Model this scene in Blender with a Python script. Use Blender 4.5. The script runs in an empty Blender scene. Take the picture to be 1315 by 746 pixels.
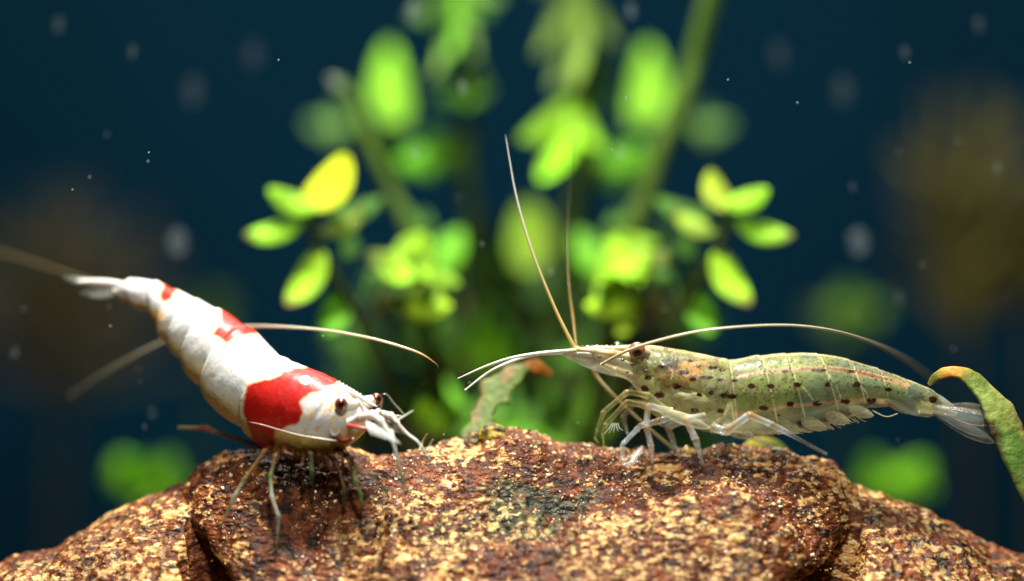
import bpy, math, random
import numpy as np
random.seed(7); np.random.seed(7)
scene = bpy.context.scene
MM = 0.001
CAMD = 300.0          # mm from lens to the plane of sharp focus
U = 0.08              # mm per photo pixel in that plane
CX, CY = 657.5, 373.0

# ------------------------------------------------------------------ camera
cam_d = bpy.data.cameras.new('camera')
cam = bpy.data.objects.new('camera', cam_d); scene.collection.objects.link(cam)
cam.location = (0, -CAMD*MM, 0); cam.rotation_euler = (math.radians(90), 0, 0)
cam_d.sensor_width = 36.0
cam_d.lens = 36.0*CAMD/(1315*U)
cam_d.clip_start = 0.005; cam_d.clip_end = 10.0
cam_d.dof.use_dof = True
cam_d.dof.focus_distance = (CAMD-1.5)*MM
cam_d.dof.aperture_fstop = cam_d.lens/17.0      # 17 mm wide opening
scene.camera = cam

# ------------------------------------------------------------------ light
w = bpy.data.worlds.new('World'); scene.world = w; w.use_nodes = True
w.node_tree.nodes['Background'].inputs[0].default_value = (0.10, 0.20, 0.24, 1)
w.node_tree.nodes['Background'].inputs[1].default_value = 0.035
def area(name, loc, target, size, sizey, watts, col):
    l = bpy.data.lights.new(name, 'AREA'); l.shape = 'RECTANGLE'; l.size = size*MM; l.size_y = sizey*MM
    l.energy = watts; l.color = col
    o = bpy.data.objects.new(name, l); scene.collection.objects.link(o)
    o.location = [c*MM for c in loc]
    from mathutils import Vector
    d = Vector(target)*MM - o.location
    o.rotation_euler = d.to_track_quat('-Z', 'Y').to_euler()
    return o
area('aquarium_lamp', (-10, -10, 230), (0, 5, -10), 45, 30, 2.15, (1.0, 0.96, 0.86))
area('added_rear_light', (0, 225, 255), (0, 215, -60), 200, 30, 0.55, (1.0, 0.98, 0.92))  # added light out of view: brightens the upper wall, backlights the plants
area('flash_lamp', (0, -190, 200), (0, 0, -5), 30, 24, 0.62, (1.0, 0.94, 0.84))
vs = scene.view_settings
vs.view_transform = 'Standard'; vs.look = 'None'; vs.exposure = 0.0; vs.gamma = 1.0
scene.cycles.use_denoising = True
scene.cycles.max_bounces = 10; scene.cycles.transparent_max_bounces = 24
scene.cycles.caustics_reflective = False; scene.cycles.caustics_refractive = False
scene.cycles.sample_clamp_indirect = 4.0

# ------------------------------------------------------------------ helpers
def kk(d): return U*(1+d/CAMD)
def P(px, py, d):
    """photo pixel and distance behind the focus plane (mm) -> mm"""
    k = kk(d)
    return np.array([(px-CX)*k, d, (CY-py)*k])
def proj(v):
    k = U*(1+v[:, 1]/CAMD)
    return v[:, 0]/k+CX, CY-v[:, 2]/k
def srgb(r, g, b):
    f = lambda c: (c/255/12.92) if c/255 <= 0.04045 else ((c/255+0.055)/1.055)**2.4
    return np.array([f(r), f(g), f(b)])

def _hash(i, j, k, seed):
    n = (i*374761393 + j*668265263 + k*2147483647*3 + seed*1274126177) & 0xffffffff
    n = ((n ^ (n >> 13))*1274126177) & 0xffffffff
    n = ((n ^ (n >> 16))*2246822519) & 0xffffffff
    return ((n ^ (n >> 15)) & 0xffffff)/float(0xffffff)
def vnoise(p, freq, seed=0):
    q = np.asarray(p, float)*freq + 1000.0
    f = np.floor(q); t = q-f; t = t*t*(3-2*t); f = f.astype(np.int64)
    out = 0
    for a in (0, 1):
        for b in (0, 1):
            for c in (0, 1):
                wt = (t[:, 0] if a else 1-t[:, 0])*(t[:, 1] if b else 1-t[:, 1])*(t[:, 2] if c else 1-t[:, 2])
                out = out + wt*_hash(f[:, 0]+a, f[:, 1]+b, f[:, 2]+c, seed)
    return out*2-1
def fbm(p, freq, octaves=4, seed=0, gain=0.5):
    r = 0; a = 1
    for o in range(octaves):
        r = r + a*vnoise(p, freq*2.03**o, seed+o*17); a *= gain
    return r
def smooth(a, b, x):
    t = np.clip((x-a)/(b-a), 0, 1); return t*t*(3-2*t)

def cr(pts, n):
    """Catmull-Rom through rows of pts, n samples"""
    p = np.asarray(pts, float); m = len(p)
    q = np.vstack([2*p[0]-p[1], p, 2*p[-1]-p[-2]])
    t = np.linspace(0, m-1, n); i = np.minimum(t.astype(int), m-2); f = (t-i)[:, None]
    a, b, c, d = q[i], q[i+1], q[i+2], q[i+3]
    return 0.5*((2*b)+(c-a)*f+(2*a-5*b+4*c-d)*f*f+(3*b-a-3*c+d)*f**3)
def lin(pts, n):
    p = np.asarray(pts, float); t = np.linspace(0, len(p)-1, n); i = np.minimum(t.astype(int), len(p)-2); f = (t-i)[:, None]
    return p[i]*(1-f)+p[i+1]*f

def mesh_obj(name, verts, faces, mat, parent=None, col=None, attrs=None, shade=True):
    me = bpy.data.meshes.new(name)
    v = np.asarray(verts, np.float32)*MM
    if isinstance(faces, np.ndarray):
        nf, k = faces.shape
        me.vertices.add(len(v)); me.vertices.foreach_set('co', v.ravel())
        me.loops.add(nf*k); me.loops.foreach_set('vertex_index', faces.astype(np.int32).ravel())
        me.polygons.add(nf); me.polygons.foreach_set('loop_start', np.arange(0, nf*k, k, dtype=np.int32))
        me.update(calc_edges=True)
    else:
        me.from_pydata(v.tolist(), [], [tuple(int(i) for i in f) for f in faces])
    if shade: me.polygons.foreach_set('use_smooth', np.ones(len(me.polygons), bool))
    def setc(nm, c):
        c = np.asarray(c, np.float32)
        if c.ndim == 1: c = np.tile(c, (len(v), 1))
        if c.shape[1] == 3: c = np.hstack([c, np.ones((len(v), 1), np.float32)])
        a = me.color_attributes.new(nm, 'FLOAT_COLOR', 'POINT'); a.data.foreach_set('color', c.ravel())
    if col is not None: setc('Col', col)
    for nm, c in (attrs or {}).items(): setc(nm, c)
    me.materials.append(mat); me.validate(); me.update()
    o = bpy.data.objects.new(name, me); scene.collection.objects.link(o)
    if parent is not None: o.parent = parent
    return o
def tag(o, label, cat, group=None):
    o['label'] = label; o['category'] = cat
    if group: o['group'] = group
    return o
def empty(name, loc, label, cat, group=None):
    o = bpy.data.objects.new(name, None); scene.collection.objects.link(o)
    o.empty_display_size = 0.005
    return tag(o, label, cat, group)      # parts are given in world millimetres, so the Empty stays at the origin

def grid_faces(nu, nv, wrap=False):
    i, j = np.meshgrid(np.arange(nu-1), np.arange(nv if wrap else nv-1), indexing='ij')
    j2 = (j+1) % nv
    return np.stack([i*nv+j, (i+1)*nv+j, (i+1)*nv+j2, i*nv+j2], -1).reshape(-1, 4)

def tube_geo(pts, rad, n=10, flat=1.0, flatdir=None):
    """pts mm (k,3), rad mm (k,). closed round-ended tube"""
    p = np.asarray(pts, float); r = np.asarray(rad, float)
    k = len(p); t = np.gradient(p, axis=0); t /= np.linalg.norm(t, axis=1)[:, None]+1e-9
    a = np.cross(t[0], [0, 1, 0.01]); a /= np.linalg.norm(a)
    V = []; th = np.linspace(0, 2*np.pi, n, endpoint=False)
    for i in range(k):
        if i:
            a = a-t[i]*np.dot(a, t[i]); a /= np.linalg.norm(a)
        b = np.cross(t[i], a)
        V.append(p[i]+r[i]*(np.cos(th)[:, None]*a+flat*np.sin(th)[:, None]*b))
    V = np.vstack(V)
    F = grid_faces(k, n, True)
    c0, c1 = len(V), len(V)+1
    V = np.vstack([V, p[0]-t[0]*r[0]*0.5, p[-1]+t[-1]*r[-1]*0.5])
    caps = [(c0, (j+1) % n, j) for j in range(n)]+[(c1, (k-1)*n+j, (k-1)*n+(j+1) % n) for j in range(n)]
    return V, [tuple(f) for f in F]+caps
def join(parts):
    V = []; F = []; C = []; o = 0
    for v, f, c in parts:
        V.append(v); F += [tuple(i+o for i in q) for q in f]; o += len(v)
        c = np.asarray(c, float)
        C.append(np.tile(c, (len(v), 1)) if c.ndim == 1 else c)
    return np.vstack(V), F, np.vstack(C)

def tube(name, path, rad_px, cols, mat, parent, n=None, curve=True, seg=9, flat=1.0):
    """path: rows (px,py,d); rad_px: one value per row; cols: one rgb or rows"""
    path = np.asarray(path, float); m = len(path)
    rad = np.asarray(rad_px, float) if np.ndim(rad_px) else np.full(m, rad_px, float)
    c = np.asarray(cols, float)
    if c.ndim == 1: c = np.tile(c, (m, 1))
    rows = np.hstack([path, rad[:, None], c])
    s = (cr if curve else lin)(rows, n or max(8, (m-1)*8))
    pts = np.array([P(a, b, d) for a, b, d in s[:, :3]])
    r = np.maximum(s[:, 3], 0.04)*U*(1+s[:, 2]/CAMD)
    V, F = tube_geo(pts, r, seg, flat)
    C = np.vstack([np.repeat(np.clip(s[:, 4:7], 0, 1), seg, 0), s[0, 4:7], s[-1, 4:7]])
    return mesh_obj(name, V, F, mat, parent, np.clip(C, 0, 1))

def leg_geo(path, rad, cols, joint=1.35, n_per=10, seg=10):
    """jointed limb: straight articles, slightly swollen joints"""
    path = np.asarray(path, float); m = len(path); rows = []
    for i in range(m-1):
        for u in np.linspace(0, 1, n_per, endpoint=(i == m-2)):
            q = path[i]*(1-u)+path[i+1]*u
            r = rad[i]*(1-u)+rad[i+1]*u
            sw = 1+(joint-1)*(np.exp(-((u)/0.08)**2)*(i > 0)+np.exp(-((1-u)/0.08)**2)*(i < m-2))-0.12*math.sin(math.pi*u)
            c = np.asarray(cols[i])*(1-u)+np.asarray(cols[i+1])*u
            rows.append([*q, r*sw, *c])
    s = np.array(rows)
    k = np.ones(3)/3
    for cidx in range(3):   # round the knees a little
        x = s[:, cidx].copy(); s[1:-1, cidx] = np.convolve(x, k, 'valid')
    pts = np.array([P(a, b, d) for a, b, d in s[:, :3]])
    V, F = tube_geo(pts, np.maximum(s[:, 3], .1)*U, seg)
    C = np.vstack([np.repeat(s[:, 4:7], seg, 0), s[0, 4:7], s[-1, 4:7]])
    return V, F, np.clip(C, 0, 1)

def ellipsoid_geo(c, rx, ry, rz, nu=14, nv=20, rough=0, seed=0):
    th = np.linspace(0, np.pi, nu); ph = np.linspace(0, 2*np.pi, nv, endpoint=False)
    T, H = np.meshgrid(th, ph, indexing='ij')
    u = np.stack([np.sin(T)*np.cos(H), np.sin(T)*np.sin(H), np.cos(T)], -1).reshape(-1, 3)
    if rough: u = u*(1+rough*fbm(u, 2.3, 3, seed))[:, None]
    return np.asarray(c)+u*[rx, ry, rz], [tuple(f) for f in grid_faces(nu, nv, True)]

# ------------------------------------------------------------------ materials
class NT:
    def __init__(s, name):
        s.m = bpy.data.materials.new(name); s.m.use_nodes = True; s.t = s.m.node_tree; s.t.nodes.clear()
        s.out = s.n('ShaderNodeOutputMaterial')
    def n(s, kind, **kw):
        nd = s.t.nodes.new(kind)
        for k, v in kw.items():
            if k.startswith('i_'):
                nd.inputs[k[2:].replace('_', ' ')].default_value = v
            else: setattr(nd, k, v)
        return nd
    def l(s, a, b): s.t.links.new(a, b)
    def coord(s, scale=(1, 1, 1)):
        tc = s.n('ShaderNodeTexCoord'); mp = s.n('ShaderNodeMapping'); mp.inputs['Scale'].default_value = scale
        s.l(tc.outputs['Object'], mp.inputs['Vector']); return mp.outputs['Vector']
    def noise(s, per_mm, vec=None, detail=4, rough=0.55):
        nd = s.n('ShaderNodeTexNoise'); nd.inputs['Scale'].default_value = per_mm*1000; nd.inputs['Detail'].default_value = detail
        nd.inputs['Roughness'].default_value = rough
        s.l(vec or s.coord(), nd.inputs['Vector']); return nd.outputs['Fac']
    def voro(s, per_mm, vec=None, feature='F1', rnd=1.0, color=False):
        nd = s.n('ShaderNodeTexVoronoi'); nd.feature = feature; nd.inputs['Scale'].default_value = per_mm*1000
        nd.inputs['Randomness'].default_value = rnd
        s.l(vec or s.coord(), nd.inputs['Vector']); return nd.outputs['Color' if color else 'Distance']
    def ramp(s, fac, stops, interp='LINEAR'):
        nd = s.n('ShaderNodeValToRGB'); r = nd.color_ramp; r.interpolation = interp
        while len(r.elements) < len(stops): r.elements.new(0.5)
        for e, (p, c) in zip(r.elements, stops):
            e.position = p; e.color = (*c, 1) if np.ndim(c) else (c, c, c, 1)
        s.l(fac, nd.inputs['Fac']); return nd.outputs['Color']
    def mix(s, fac, a, b, mode='MIX'):
        nd = s.n('ShaderNodeMix'); nd.data_type = 'RGBA'; nd.blend_type = mode
        ins = [nd.inputs[0], nd.inputs[6], nd.inputs[7]]
        for sock, v in zip(ins, (fac, a, b)):
            if hasattr(v, 'links'): s.l(v, sock)
            elif np.ndim(v): sock.default_value = (*v, 1)
            else: sock.default_value = v
        return nd.outputs[2]
    def math(s, op, a, b=0.0):
        nd = s.n('ShaderNodeMath', operation=op)
        for sock, v in zip(nd.inputs, (a, b)):
            if hasattr(v, 'links'): s.l(v, sock)
            else: sock.default_value = v
        return nd.outputs[0]
    def attr(s, name): return s.n('ShaderNodeAttribute', attribute_name=name)
    def bump(s, h, strength=0.3, dist_mm=0.1):
        nd = s.n('ShaderNodeBump'); nd.inputs['Strength'].default_value = strength; nd.inputs['Distance'].default_value = dist_mm*MM
        s.l(h, nd.inputs['Height']); return nd.outputs['Normal']
    def principled(s, color, rough=0.5, normal=None, **kw):
        nd = s.n('ShaderNodeBsdfPrincipled')
        for k, v in (('Base Color', color), ('Roughness', rough)):
            if hasattr(v, 'links'): s.l(v, nd.inputs[k])
            elif np.ndim(v): nd.inputs[k].default_value = (*v, 1)
            else: nd.inputs[k].default_value = v
        if normal is not None: s.l(normal, nd.inputs['Normal'])
        for k, v in kw.items():
            k = k.replace('_', ' ')
            if hasattr(v, 'links'): s.l(v, nd.inputs[k])
            else: nd.inputs[k].default_value = v
        return nd.outputs[0]
    def mixs(s, fac, a, b):
        nd = s.n('ShaderNodeMixShader')
        if hasattr(fac, 'links'): s.l(fac, nd.inputs[0])
        else: nd.inputs[0].default_value = fac
        s.l(a, nd.inputs[1]); s.l(b, nd.inputs[2]); return nd.outputs[0]
    def done(s, sh): s.l(sh, s.out.inputs['Surface']); return s.m

def mat_rock():
    m = NT('rock_crust')
    v = m.coord((1, 1, 1)); vs_ = m.coord((0.75, 0.75, 1.25))
    big = m.noise(0.10, v, 3); mid = m.noise(0.55, v, 4); fine = m.noise(1.25, vs_, 5, 0.6)
    base = m.ramp(mid, [(0.30, (0.024, 0.005, 0.002)), (0.5, (0.115, 0.026, 0.006)), (0.72, (0.25, 0.070, 0.015))])
    clump = m.math('MULTIPLY', m.math('SUBTRACT', m.noise(0.24, v, 3, 0.6), 0.5), 0.55)
    amt = m.math('ADD', m.math('MULTIPLY', fine, 0.75), m.math('MULTIPLY', big, 0.40))
    amt = m.math('ADD', amt, clump)
    speck = m.ramp(amt, [(0.625, 0.0), (0.68, 1.0)])
    cream = m.ramp(m.noise(1.3, v, 2), [(0.3, (0.52, 0.20, 0.05)), (0.5, (0.72, 0.39, 0.12)), (0.7, (0.88, 0.68, 0.36))])
    c = m.mix(speck, base, cream)
    pit = m.ramp(m.math('ADD', m.math('MULTIPLY', m.noise(0.8, vs_, 4), 0.75), m.math('MULTIPLY', big, 0.25)), [(0.40, 1.0), (0.47, 0.0)])
    c = m.mix(m.math('MULTIPLY', pit, 0.9), c, (0.012, 0.005, 0.003))
    at = m.attr('Col'); sep = m.n('ShaderNodeSeparateColor'); m.l(at.outputs['Color'], sep.inputs[0])
    mossm = m.math('MULTIPLY', sep.outputs[0], m.ramp(m.noise(1.0, v, 4), [(0.36, 0.0), (0.5, 1.0)]))
    c = m.mix(mossm, c, m.mix(m.ramp(m.noise(2.0, v, 3), [(0.45, 0.0), (0.6, 1.0)]), (0.007, 0.009, 0.005), (0.06, 0.07, 0.028)))
    pale = m.math('MULTIPLY', m.math('MULTIPLY', sep.outputs[1], 0.75), m.ramp(m.noise(1.2, v, 4), [(0.50, 0.0), (0.60, 1.0)]))
    c = m.mix(pale, c, (0.76, 0.53, 0.20))
    h = m.math('ADD', m.math('MULTIPLY', fine, 1.0), m.math('MULTIPLY', m.voro(1.4, vs_), -0.6))
    nrm = m.bump(h, 1.0, 0.5)
    rg = m.ramp(m.noise(3.0, v, 2), [(0.35, 0.22), (0.65, 0.7)])
    return m.done(m.principled(c, rg, nrm, Specular_IOR_Level=0.3))
def mat_vcol(name, rough=0.45, sss=0.0, transl=0.0, coat=0.0, bump=None, var=0.0, alpha=1.0, spec=0.5):
    m = NT(name); at = m.attr('Col'); c = at.outputs['Color']
    if var:
        nz = m.ramp(m.noise(var, None, 4), [(0.3, 0.6), (0.7, 1.25)]); c = m.mix(1.0, c, nz, 'MULTIPLY')
    nrm = m.bump(m.noise(bump[0], None, 4), bump[1], bump[2]) if bump else None
    kw = dict(Specular_IOR_Level=spec)
    if sss: kw.update(Subsurface_Weight=sss, Subsurface_Scale=0.0009)
    if coat: kw.update(Coat_Weight=coat, Coat_Roughness=0.12)
    sh = m.principled(c, rough, nrm, **kw)
    if transl:
        t = m.n('ShaderNodeBsdfTranslucent'); m.l(c, t.inputs['Color']); sh = m.mixs(transl, sh, t.outputs[0])
    if alpha < 1:
        t = m.n('ShaderNodeBsdfTransparent'); sh = m.mixs(alpha, t.outputs[0], sh)
    return m.done(sh)
def mat_banded():
    m = NT('banded_shell'); c = m.attr('Col').outputs['Color']
    k = m.attr('Mask'); sep = m.n('ShaderNodeSeparateColor'); m.l(k.outputs['Color'], sep.inputs[0])
    fl = m.ramp(m.noise(1.3, None, 4), [(0.50, 0.0), (0.60, 1.0)])
    c = m.mix(m.math('MULTIPLY', fl, sep.outputs[0]), c, (0.80, 0.52, 0.12))
    dk = m.ramp(m.noise(2.0, None, 3), [(0.64, 0.0), (0.69, 1.0)])
    c = m.mix(m.math('MULTIPLY', dk, 0.35), c, (0.16, 0.14, 0.12))
    gr = m.ramp(m.noise(0.45, None, 4), [(0.35, (0.90, 0.92, 0.96)), (0.62, (1, 1, 1))])
    c = m.mix(1.0, c, gr, 'MULTIPLY')
    nrm = m.bump(m.noise(2.2, None, 4), 0.35, 0.12)
    sh = m.principled(c, 0.42, nrm, Specular_IOR_Level=0.3, Subsurface_Weight=0.30, Subsurface_Scale=0.0007, Coat_Weight=0.12, Coat_Roughness=0.2)
    return m.done(sh)
def mat_spotted():
    m = NT('spotted_shell'); c = m.attr('Col').outputs['Color']
    k = m.attr('Mask'); sep = m.n('ShaderNodeSeparateColor'); m.l(k.outputs['Color'], sep.inputs[0])
    v = m.coord()
    cloud = m.ramp(m.noise(0.5, v, 4), [(0.3, 0.72), (0.7, 1.25)]); c = m.mix(1.0, c, cloud, 'MULTIPLY')
    dot = m.ramp(m.voro(2.9, v), [(0.28, 1.0), (0.42, 0.0)])
    patch = m.ramp(m.noise(0.7, v, 2), [(0.30, 0.15), (0.5, 1.0)])
    df = m.math('MULTIPLY', m.math('MULTIPLY', dot, patch), sep.outputs[1])
    c = m.mix(df, c, (0.030, 0.035, 0.010))
    glint = m.ramp(m.noise(3.2, v, 2), [(0.62, 0.0), (0.70, 1.0)])
    c = m.mix(m.math('MULTIPLY', glint, 0.5), c, (0.85, 0.80, 0.50))  # bright glints painted into the shell colour
    nrm = m.bump(m.noise(1.6, v, 4), 0.6, 0.15)
    p = m.principled(c, 0.33, nrm, Subsurface_Weight=0.1, Subsurface_Scale=0.0008, Coat_Weight=0.3, Coat_Roughness=0.12)
    t = m.n('ShaderNodeBsdfTranslucent'); m.l(c, t.inputs['Color']); p = m.mixs(0.38, p, t.outputs[0])
    tr = m.n('ShaderNodeBsdfTransparent'); tr.inputs[0].default_value = (0.92, 0.96, 0.88, 1)
    al = m.math('MAXIMUM', sep.outputs[0], df)
    return m.done(m.mixs(al, tr.outputs[0], p))
def mat_glassy(name, alpha, rough=0.15):
    m = NT(name); c = m.attr('Col').outputs['Color']
    p = m.principled(c, rough, m.bump(m.noise(1.5, None, 3), 0.25, 0.1), Coat_Weight=0.8, Coat_Roughness=0.08, Specular_IOR_Level=0.8)
    t = m.n('ShaderNodeBsdfTranslucent'); m.l(c, t.inputs['Color']); p = m.mixs(0.3, p, t.outputs[0])
    tr = m.n('ShaderNodeBsdfTransparent')
    a = m.ramp(m.noise(0.6, None, 3), [(0.3, max(0, alpha-0.15)), (0.7, min(1, alpha+0.15))])
    return m.done(m.mixs(a, tr.outputs[0], p))
def mat_leaf(name='leaf_tissue', transl=0.5):
    m = NT(name); c = m.attr('Col').outputs['Color']
    nz = m.ramp(m.noise(0.35, None, 4), [(0.28, 0.55), (0.5, 1.0), (0.7, 1.2)]); c2 = m.mix(1.0, c, nz, 'MULTIPLY')
    c2 = m.mix(m.math('MULTIPLY', m.ramp(m.noise(0.22, m.coord((1, 1.3, 0.8)), 5, 0.7), [(0.58, 0.0), (0.68, 1.0)]), 0.5), c2, (0.05, 0.06, 0.012))
    p = m.principled(c2, 0.55, m.bump(m.noise(1.0, None, 3), 0.3, 0.2), Specular_IOR_Level=0.12)
    t = m.n('ShaderNodeBsdfTranslucent'); m.l(c2, t.inputs['Color'])
    return m.done(m.mixs(transl, p, t.outputs[0]))
def mat_wall():
    m = NT('tank_blue'); v = m.coord((1, 1, 1))
    c = m.ramp(m.noise(0.006, v, 2), [(0.3, (0.0003, 0.0105, 0.021)), (0.7, (0.0004, 0.020, 0.041))])
    return m.done(m.principled(c, 0.9, None, Specular_IOR_Level=0.05))
def mat_ground():
    m = NT('dark_sand'); c = m.ramp(m.noise(0.8, None, 4), [(0.3, (0.012, 0.011, 0.009)), (0.7, (0.05, 0.042, 0.03))])
    return m.done(m.principled(c, 0.8, m.bump(m.noise(0.9, None, 3), 0.8, 0.5)))

ROCK = mat_rock(); LEAF = mat_leaf(); DULL = mat_leaf('dull_leaf_tissue', 0.3)
BAND = mat_banded(); SPOT = mat_spotted()
LIMB = mat_vcol('limb_cuticle', 0.35, sss=0.1, coat=0.25, var=0.8, transl=0.15)
WALK = mat_vcol('walking_leg', 0.5, var=1.0, transl=0.35, alpha=0.62, spec=0.4)
EYE = mat_vcol('eye_gloss', 0.12, coat=1.0, spec=0.6)
GLASS = mat_glassy('clear_cuticle', 0.34)
THIN = mat_glassy('thin_plate', 0.24)
HAIR = mat_vcol('feeler', 0.3, coat=0.3, transl=0.2)
HAIRT = mat_vcol('faint_feeler', 0.3, alpha=0.45)
ORGAN = mat_vcol('organ', 0.5, sss=0.2, var=0.9)
MOTE = mat_vcol('mote', 0.7, alpha=0.20)
GRAIN = mat_vcol('mineral_grain', 0.28, spec=0.7)
MOSS = mat_vcol('moss', 0.6, var=1.2, transl=0.2, bump=(1.6, 0.8, 0.3))

# ------------------------------------------------------------------ setting
def sheet(name, x0, x1, y0, y1, z, mat, vertical=False):
    nx, ny = 40, 30
    X, Y = np.meshgrid(np.linspace(x0, x1, nx), np.linspace(y0, y1, ny), indexing='ij')
    V = np.stack([X, np.full_like(X, z), Y], -1) if vertical else np.stack([X, Y, np.full_like(X, z)], -1)
    F = grid_faces(nx, ny)
    if vertical: F = F[:, ::-1]
    o = mesh_obj(name, V.reshape(-1, 3), np.ascontiguousarray(F), mat); o['kind'] = 'structure'; return o
GZ = -95.0
sheet('ground', -420, 420, -280, 300, GZ, mat_ground())
sheet('tank_wall', -420, 420, GZ, 330, 290, mat_wall(), True)

# rocks -----------------------------------------------------------
def interp(x, pts):
    p = np.array(pts, float); return np.interp(x, p[:, 0], p[:, 1])
CREST = [(150, 640), (225, 618), (250, 592), (285, 580), (330, 576), (420, 582), (500, 580), (545, 573), (600, 571), (640, 562), (690, 560),
         (730, 569), (765, 570), (800, 575), (850, 582), (900, 580), (950, 578), (1000, 578), (1040, 583), (1075, 595), (1110, 625), (1190, 660)]
def EDGE(d): return -33.6+np.clip(-d, -3, 12)*0.92, 35.2-np.clip(-d, -3, 12)*1.0
def zc(x, d):
    """height (mm) of the middle rock over x, d (mm)"""
    px = x/U+CX
    z = (CY-interp(px, CREST))*U*1.013
    dd = 4.0-d
    f = np.where(dd > 0, 0.20*dd+0.070*dd**2, 0.10*(-dd)+0.035*dd**2)
    z = z-f
    # side falls: left and right ends of the block
    R = 6.0; e1, e2 = EDGE(d)
    for e, s in ((e1, 1), (e2, -1)):
        u = np.clip(((e+s*R)-x)*s/R, 0, None)
        z = z-np.where(u < 0.96, 5.0*(1-np.sqrt(np.clip(1-u**2, 0, 1))), 3.6+(u-0.96)*60)
    # hump in front on the right, hollow in the middle, low shoulder in front on the left
    g = lambda cx, cd, sx, sd: np.exp(-((x-cx)/sx)**2-((d-cd)/sd)**2)
    z = z+4.6*g(20, -6.0, 8.0, 2.8)+3.0*g(26, -10, 5, 3.0)+2.6*g(9, -10, 7, 3)
    z = z-3.0*g(3.5, -3.0, 3.8, 1.5)-1.6*g(-1, -5, 4, 1.8)+2.4*g(-9, -10, 7, 3)-1.8*g(-23, -5, 3, 2.5)-1.6*g(-15, -6, 1.6, 3)
    z = z+0.6*g(0, 3.5, 3, 3)-1.6*g(29, -2.5, 3, 2)
    return z
def rock_noise(x, d):
    p = np.stack([x, d, np.zeros_like(x)], -1)
    edge = 1.0
    return 0.55*fbm(p, 0.16, 3, 3)+(0.38+0.30*smooth(-1.0, -5.0, d))*fbm(p, 0.5, 3, 9)+0.18*fbm(p, 2.0, 2, 21)
def zrock(x, d):
    x = np.atleast_1d(np.asarray(x, float)); d = np.atleast_1d(np.asarray(d, float))
    return zc(x, d)+rock_noise(x, d)
def foot(px, py):
    """distance at which the ray through a pixel meets the middle rock"""
    ds = np.linspace(-45, 12, 1200)
    pts = np.array([P(px, py, d) for d in ds])
    hit = np.where(pts[:, 2] <= zrock(pts[:, 0], pts[:, 1]))[0]
    return ds[hit[0]] if len(hit) else 3.0

xs = np.concatenate([np.linspace(-40, -36, 10), np.linspace(-35.8, 36.8, 540), np.linspace(37, 42, 10)])
ds = np.concatenate([np.linspace(-40, -18, 30), np.linspace(-17.8, 8, 260), np.linspace(9.4, 42, 40)])
X, D = np.meshgrid(xs, ds, indexing='ij')
Z = zrock(X.ravel(), D.ravel())
Z = np.maximum(Z, GZ-1)
e1, e2 = EDGE(D.ravel()); xr = X.ravel().copy()       # undercut ends of the block
dr1 = np.clip((e1+0.3-xr), 0, None); dr2 = np.clip(xr-(e2-0.3), 0, None)
top_ = zc(np.where(dr1 > 0, e1+1.0, np.where(dr2 > 0, e2-1.0, xr)), D.ravel()); fall = np.clip(top_-Z, 0, 40)
cave = 3.5*smooth(1.8, 6.0, fall)+0.5*fbm(np.stack([Z, D.ravel(), 0*Z], -1), 0.5, 3, 91)*smooth(1, 3, fall)
xr = xr+np.where(dr1 > 0, dr1+cave, 0)-np.where(dr2 > 0, dr2+cave, 0)
V = np.stack([xr, D.ravel()+np.where((dr1 > 0) | (dr2 > 0), 0.8*np.clip(cave, 0, None), 0), Z], -1)
ppx, ppy = proj(V)
pn = fbm(np.stack([X.ravel(), D.ravel(), 0*Z], -1), 0.35, 3, 5)
moss = smooth(1.0, 0.55, np.hypot((X.ravel()-3.2)/6.4, (D.ravel()+3.6)/2.6)+0.35*pn)
moss = np.maximum(moss, 0.8*smooth(1.0, 0.6, np.hypot((X.ravel()+7)/4.5, (D.ravel()+6)/1.6)+0.4*pn)*0.6)
pale = smooth(1.0, 0.3, np.hypot((X.ravel()+9)/13, (D.ravel()+5)/3.4)+0.4*pn)
pale = np.maximum(pale, 0.8*smooth(1.0, 0.4, np.hypot((X.ravel()-15)/12, (D.ravel()+8)/4)+0.4*pn))
rock = mesh_obj('rock', V, grid_faces(len(xs), len(ds)), ROCK, None, np.stack([moss, pale, 0*moss], -1))
tag(rock, 'large reddish brown rock with cream specks on which both shrimp stand', 'rock')

def side_rock(crest, xs_, dcrest, seed, label, sgn):
    ds_ = np.concatenate([np.linspace(-50, -30, 20), np.linspace(-29.5, dcrest+4, 190), np.linspace(dcrest+5, 40, 25)])
    X, D = np.meshgrid(xs_, ds_, indexing='ij'); x = X.ravel(); d = D.ravel()
    px = x/(U*(1+dcrest/CAMD))+CX
    z = (CY-interp(px, crest))*U*(1+dcrest/CAMD)
    dd = dcrest-d
    z = z-np.where(dd > 0, 0.14*dd+0.045*dd**2, 0.15*(-dd)+0.05*dd**2)
    p = np.stack([x, d, 0*x], -1)
    z = z+0.45*fbm(p, 0.2, 3, seed)+0.20*fbm(p, 0.8, 3, seed+5)+0.09*fbm(p, 2.4, 2, seed+7)
    z = z-smooth(0.5, -2.0, d)*8.0*np.clip((33.9 if sgn > 0 else 36.0)+d*0.05-np.abs(x)+0.6*fbm(np.stack([d, z, 0*d], -1), 0.4, 2, seed), 0, None)**1.2
    end = np.abs(xs_).max(); z = z-np.clip(np.abs(x)-(end-6), 0, None)**2*1.6
    z = np.maximum(z, GZ-1)
    g = np.exp(-((x-sgn*(-46))/6)**2-((d+16)/4)**2)
    V = np.stack([x, d, z-1.5*g], -1)
    pl = smooth(0.2, 0.8, fbm(p, 0.15, 3, seed+2)+0.4)
    o = mesh_obj('rock', V, grid_faces(len(xs_), len(ds_)), ROCK, None, np.stack([0.9*smooth(0.5, 0.9, g), 0.6*pl, 0*pl], -1))
    return tag(o, label, 'rock')
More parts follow.
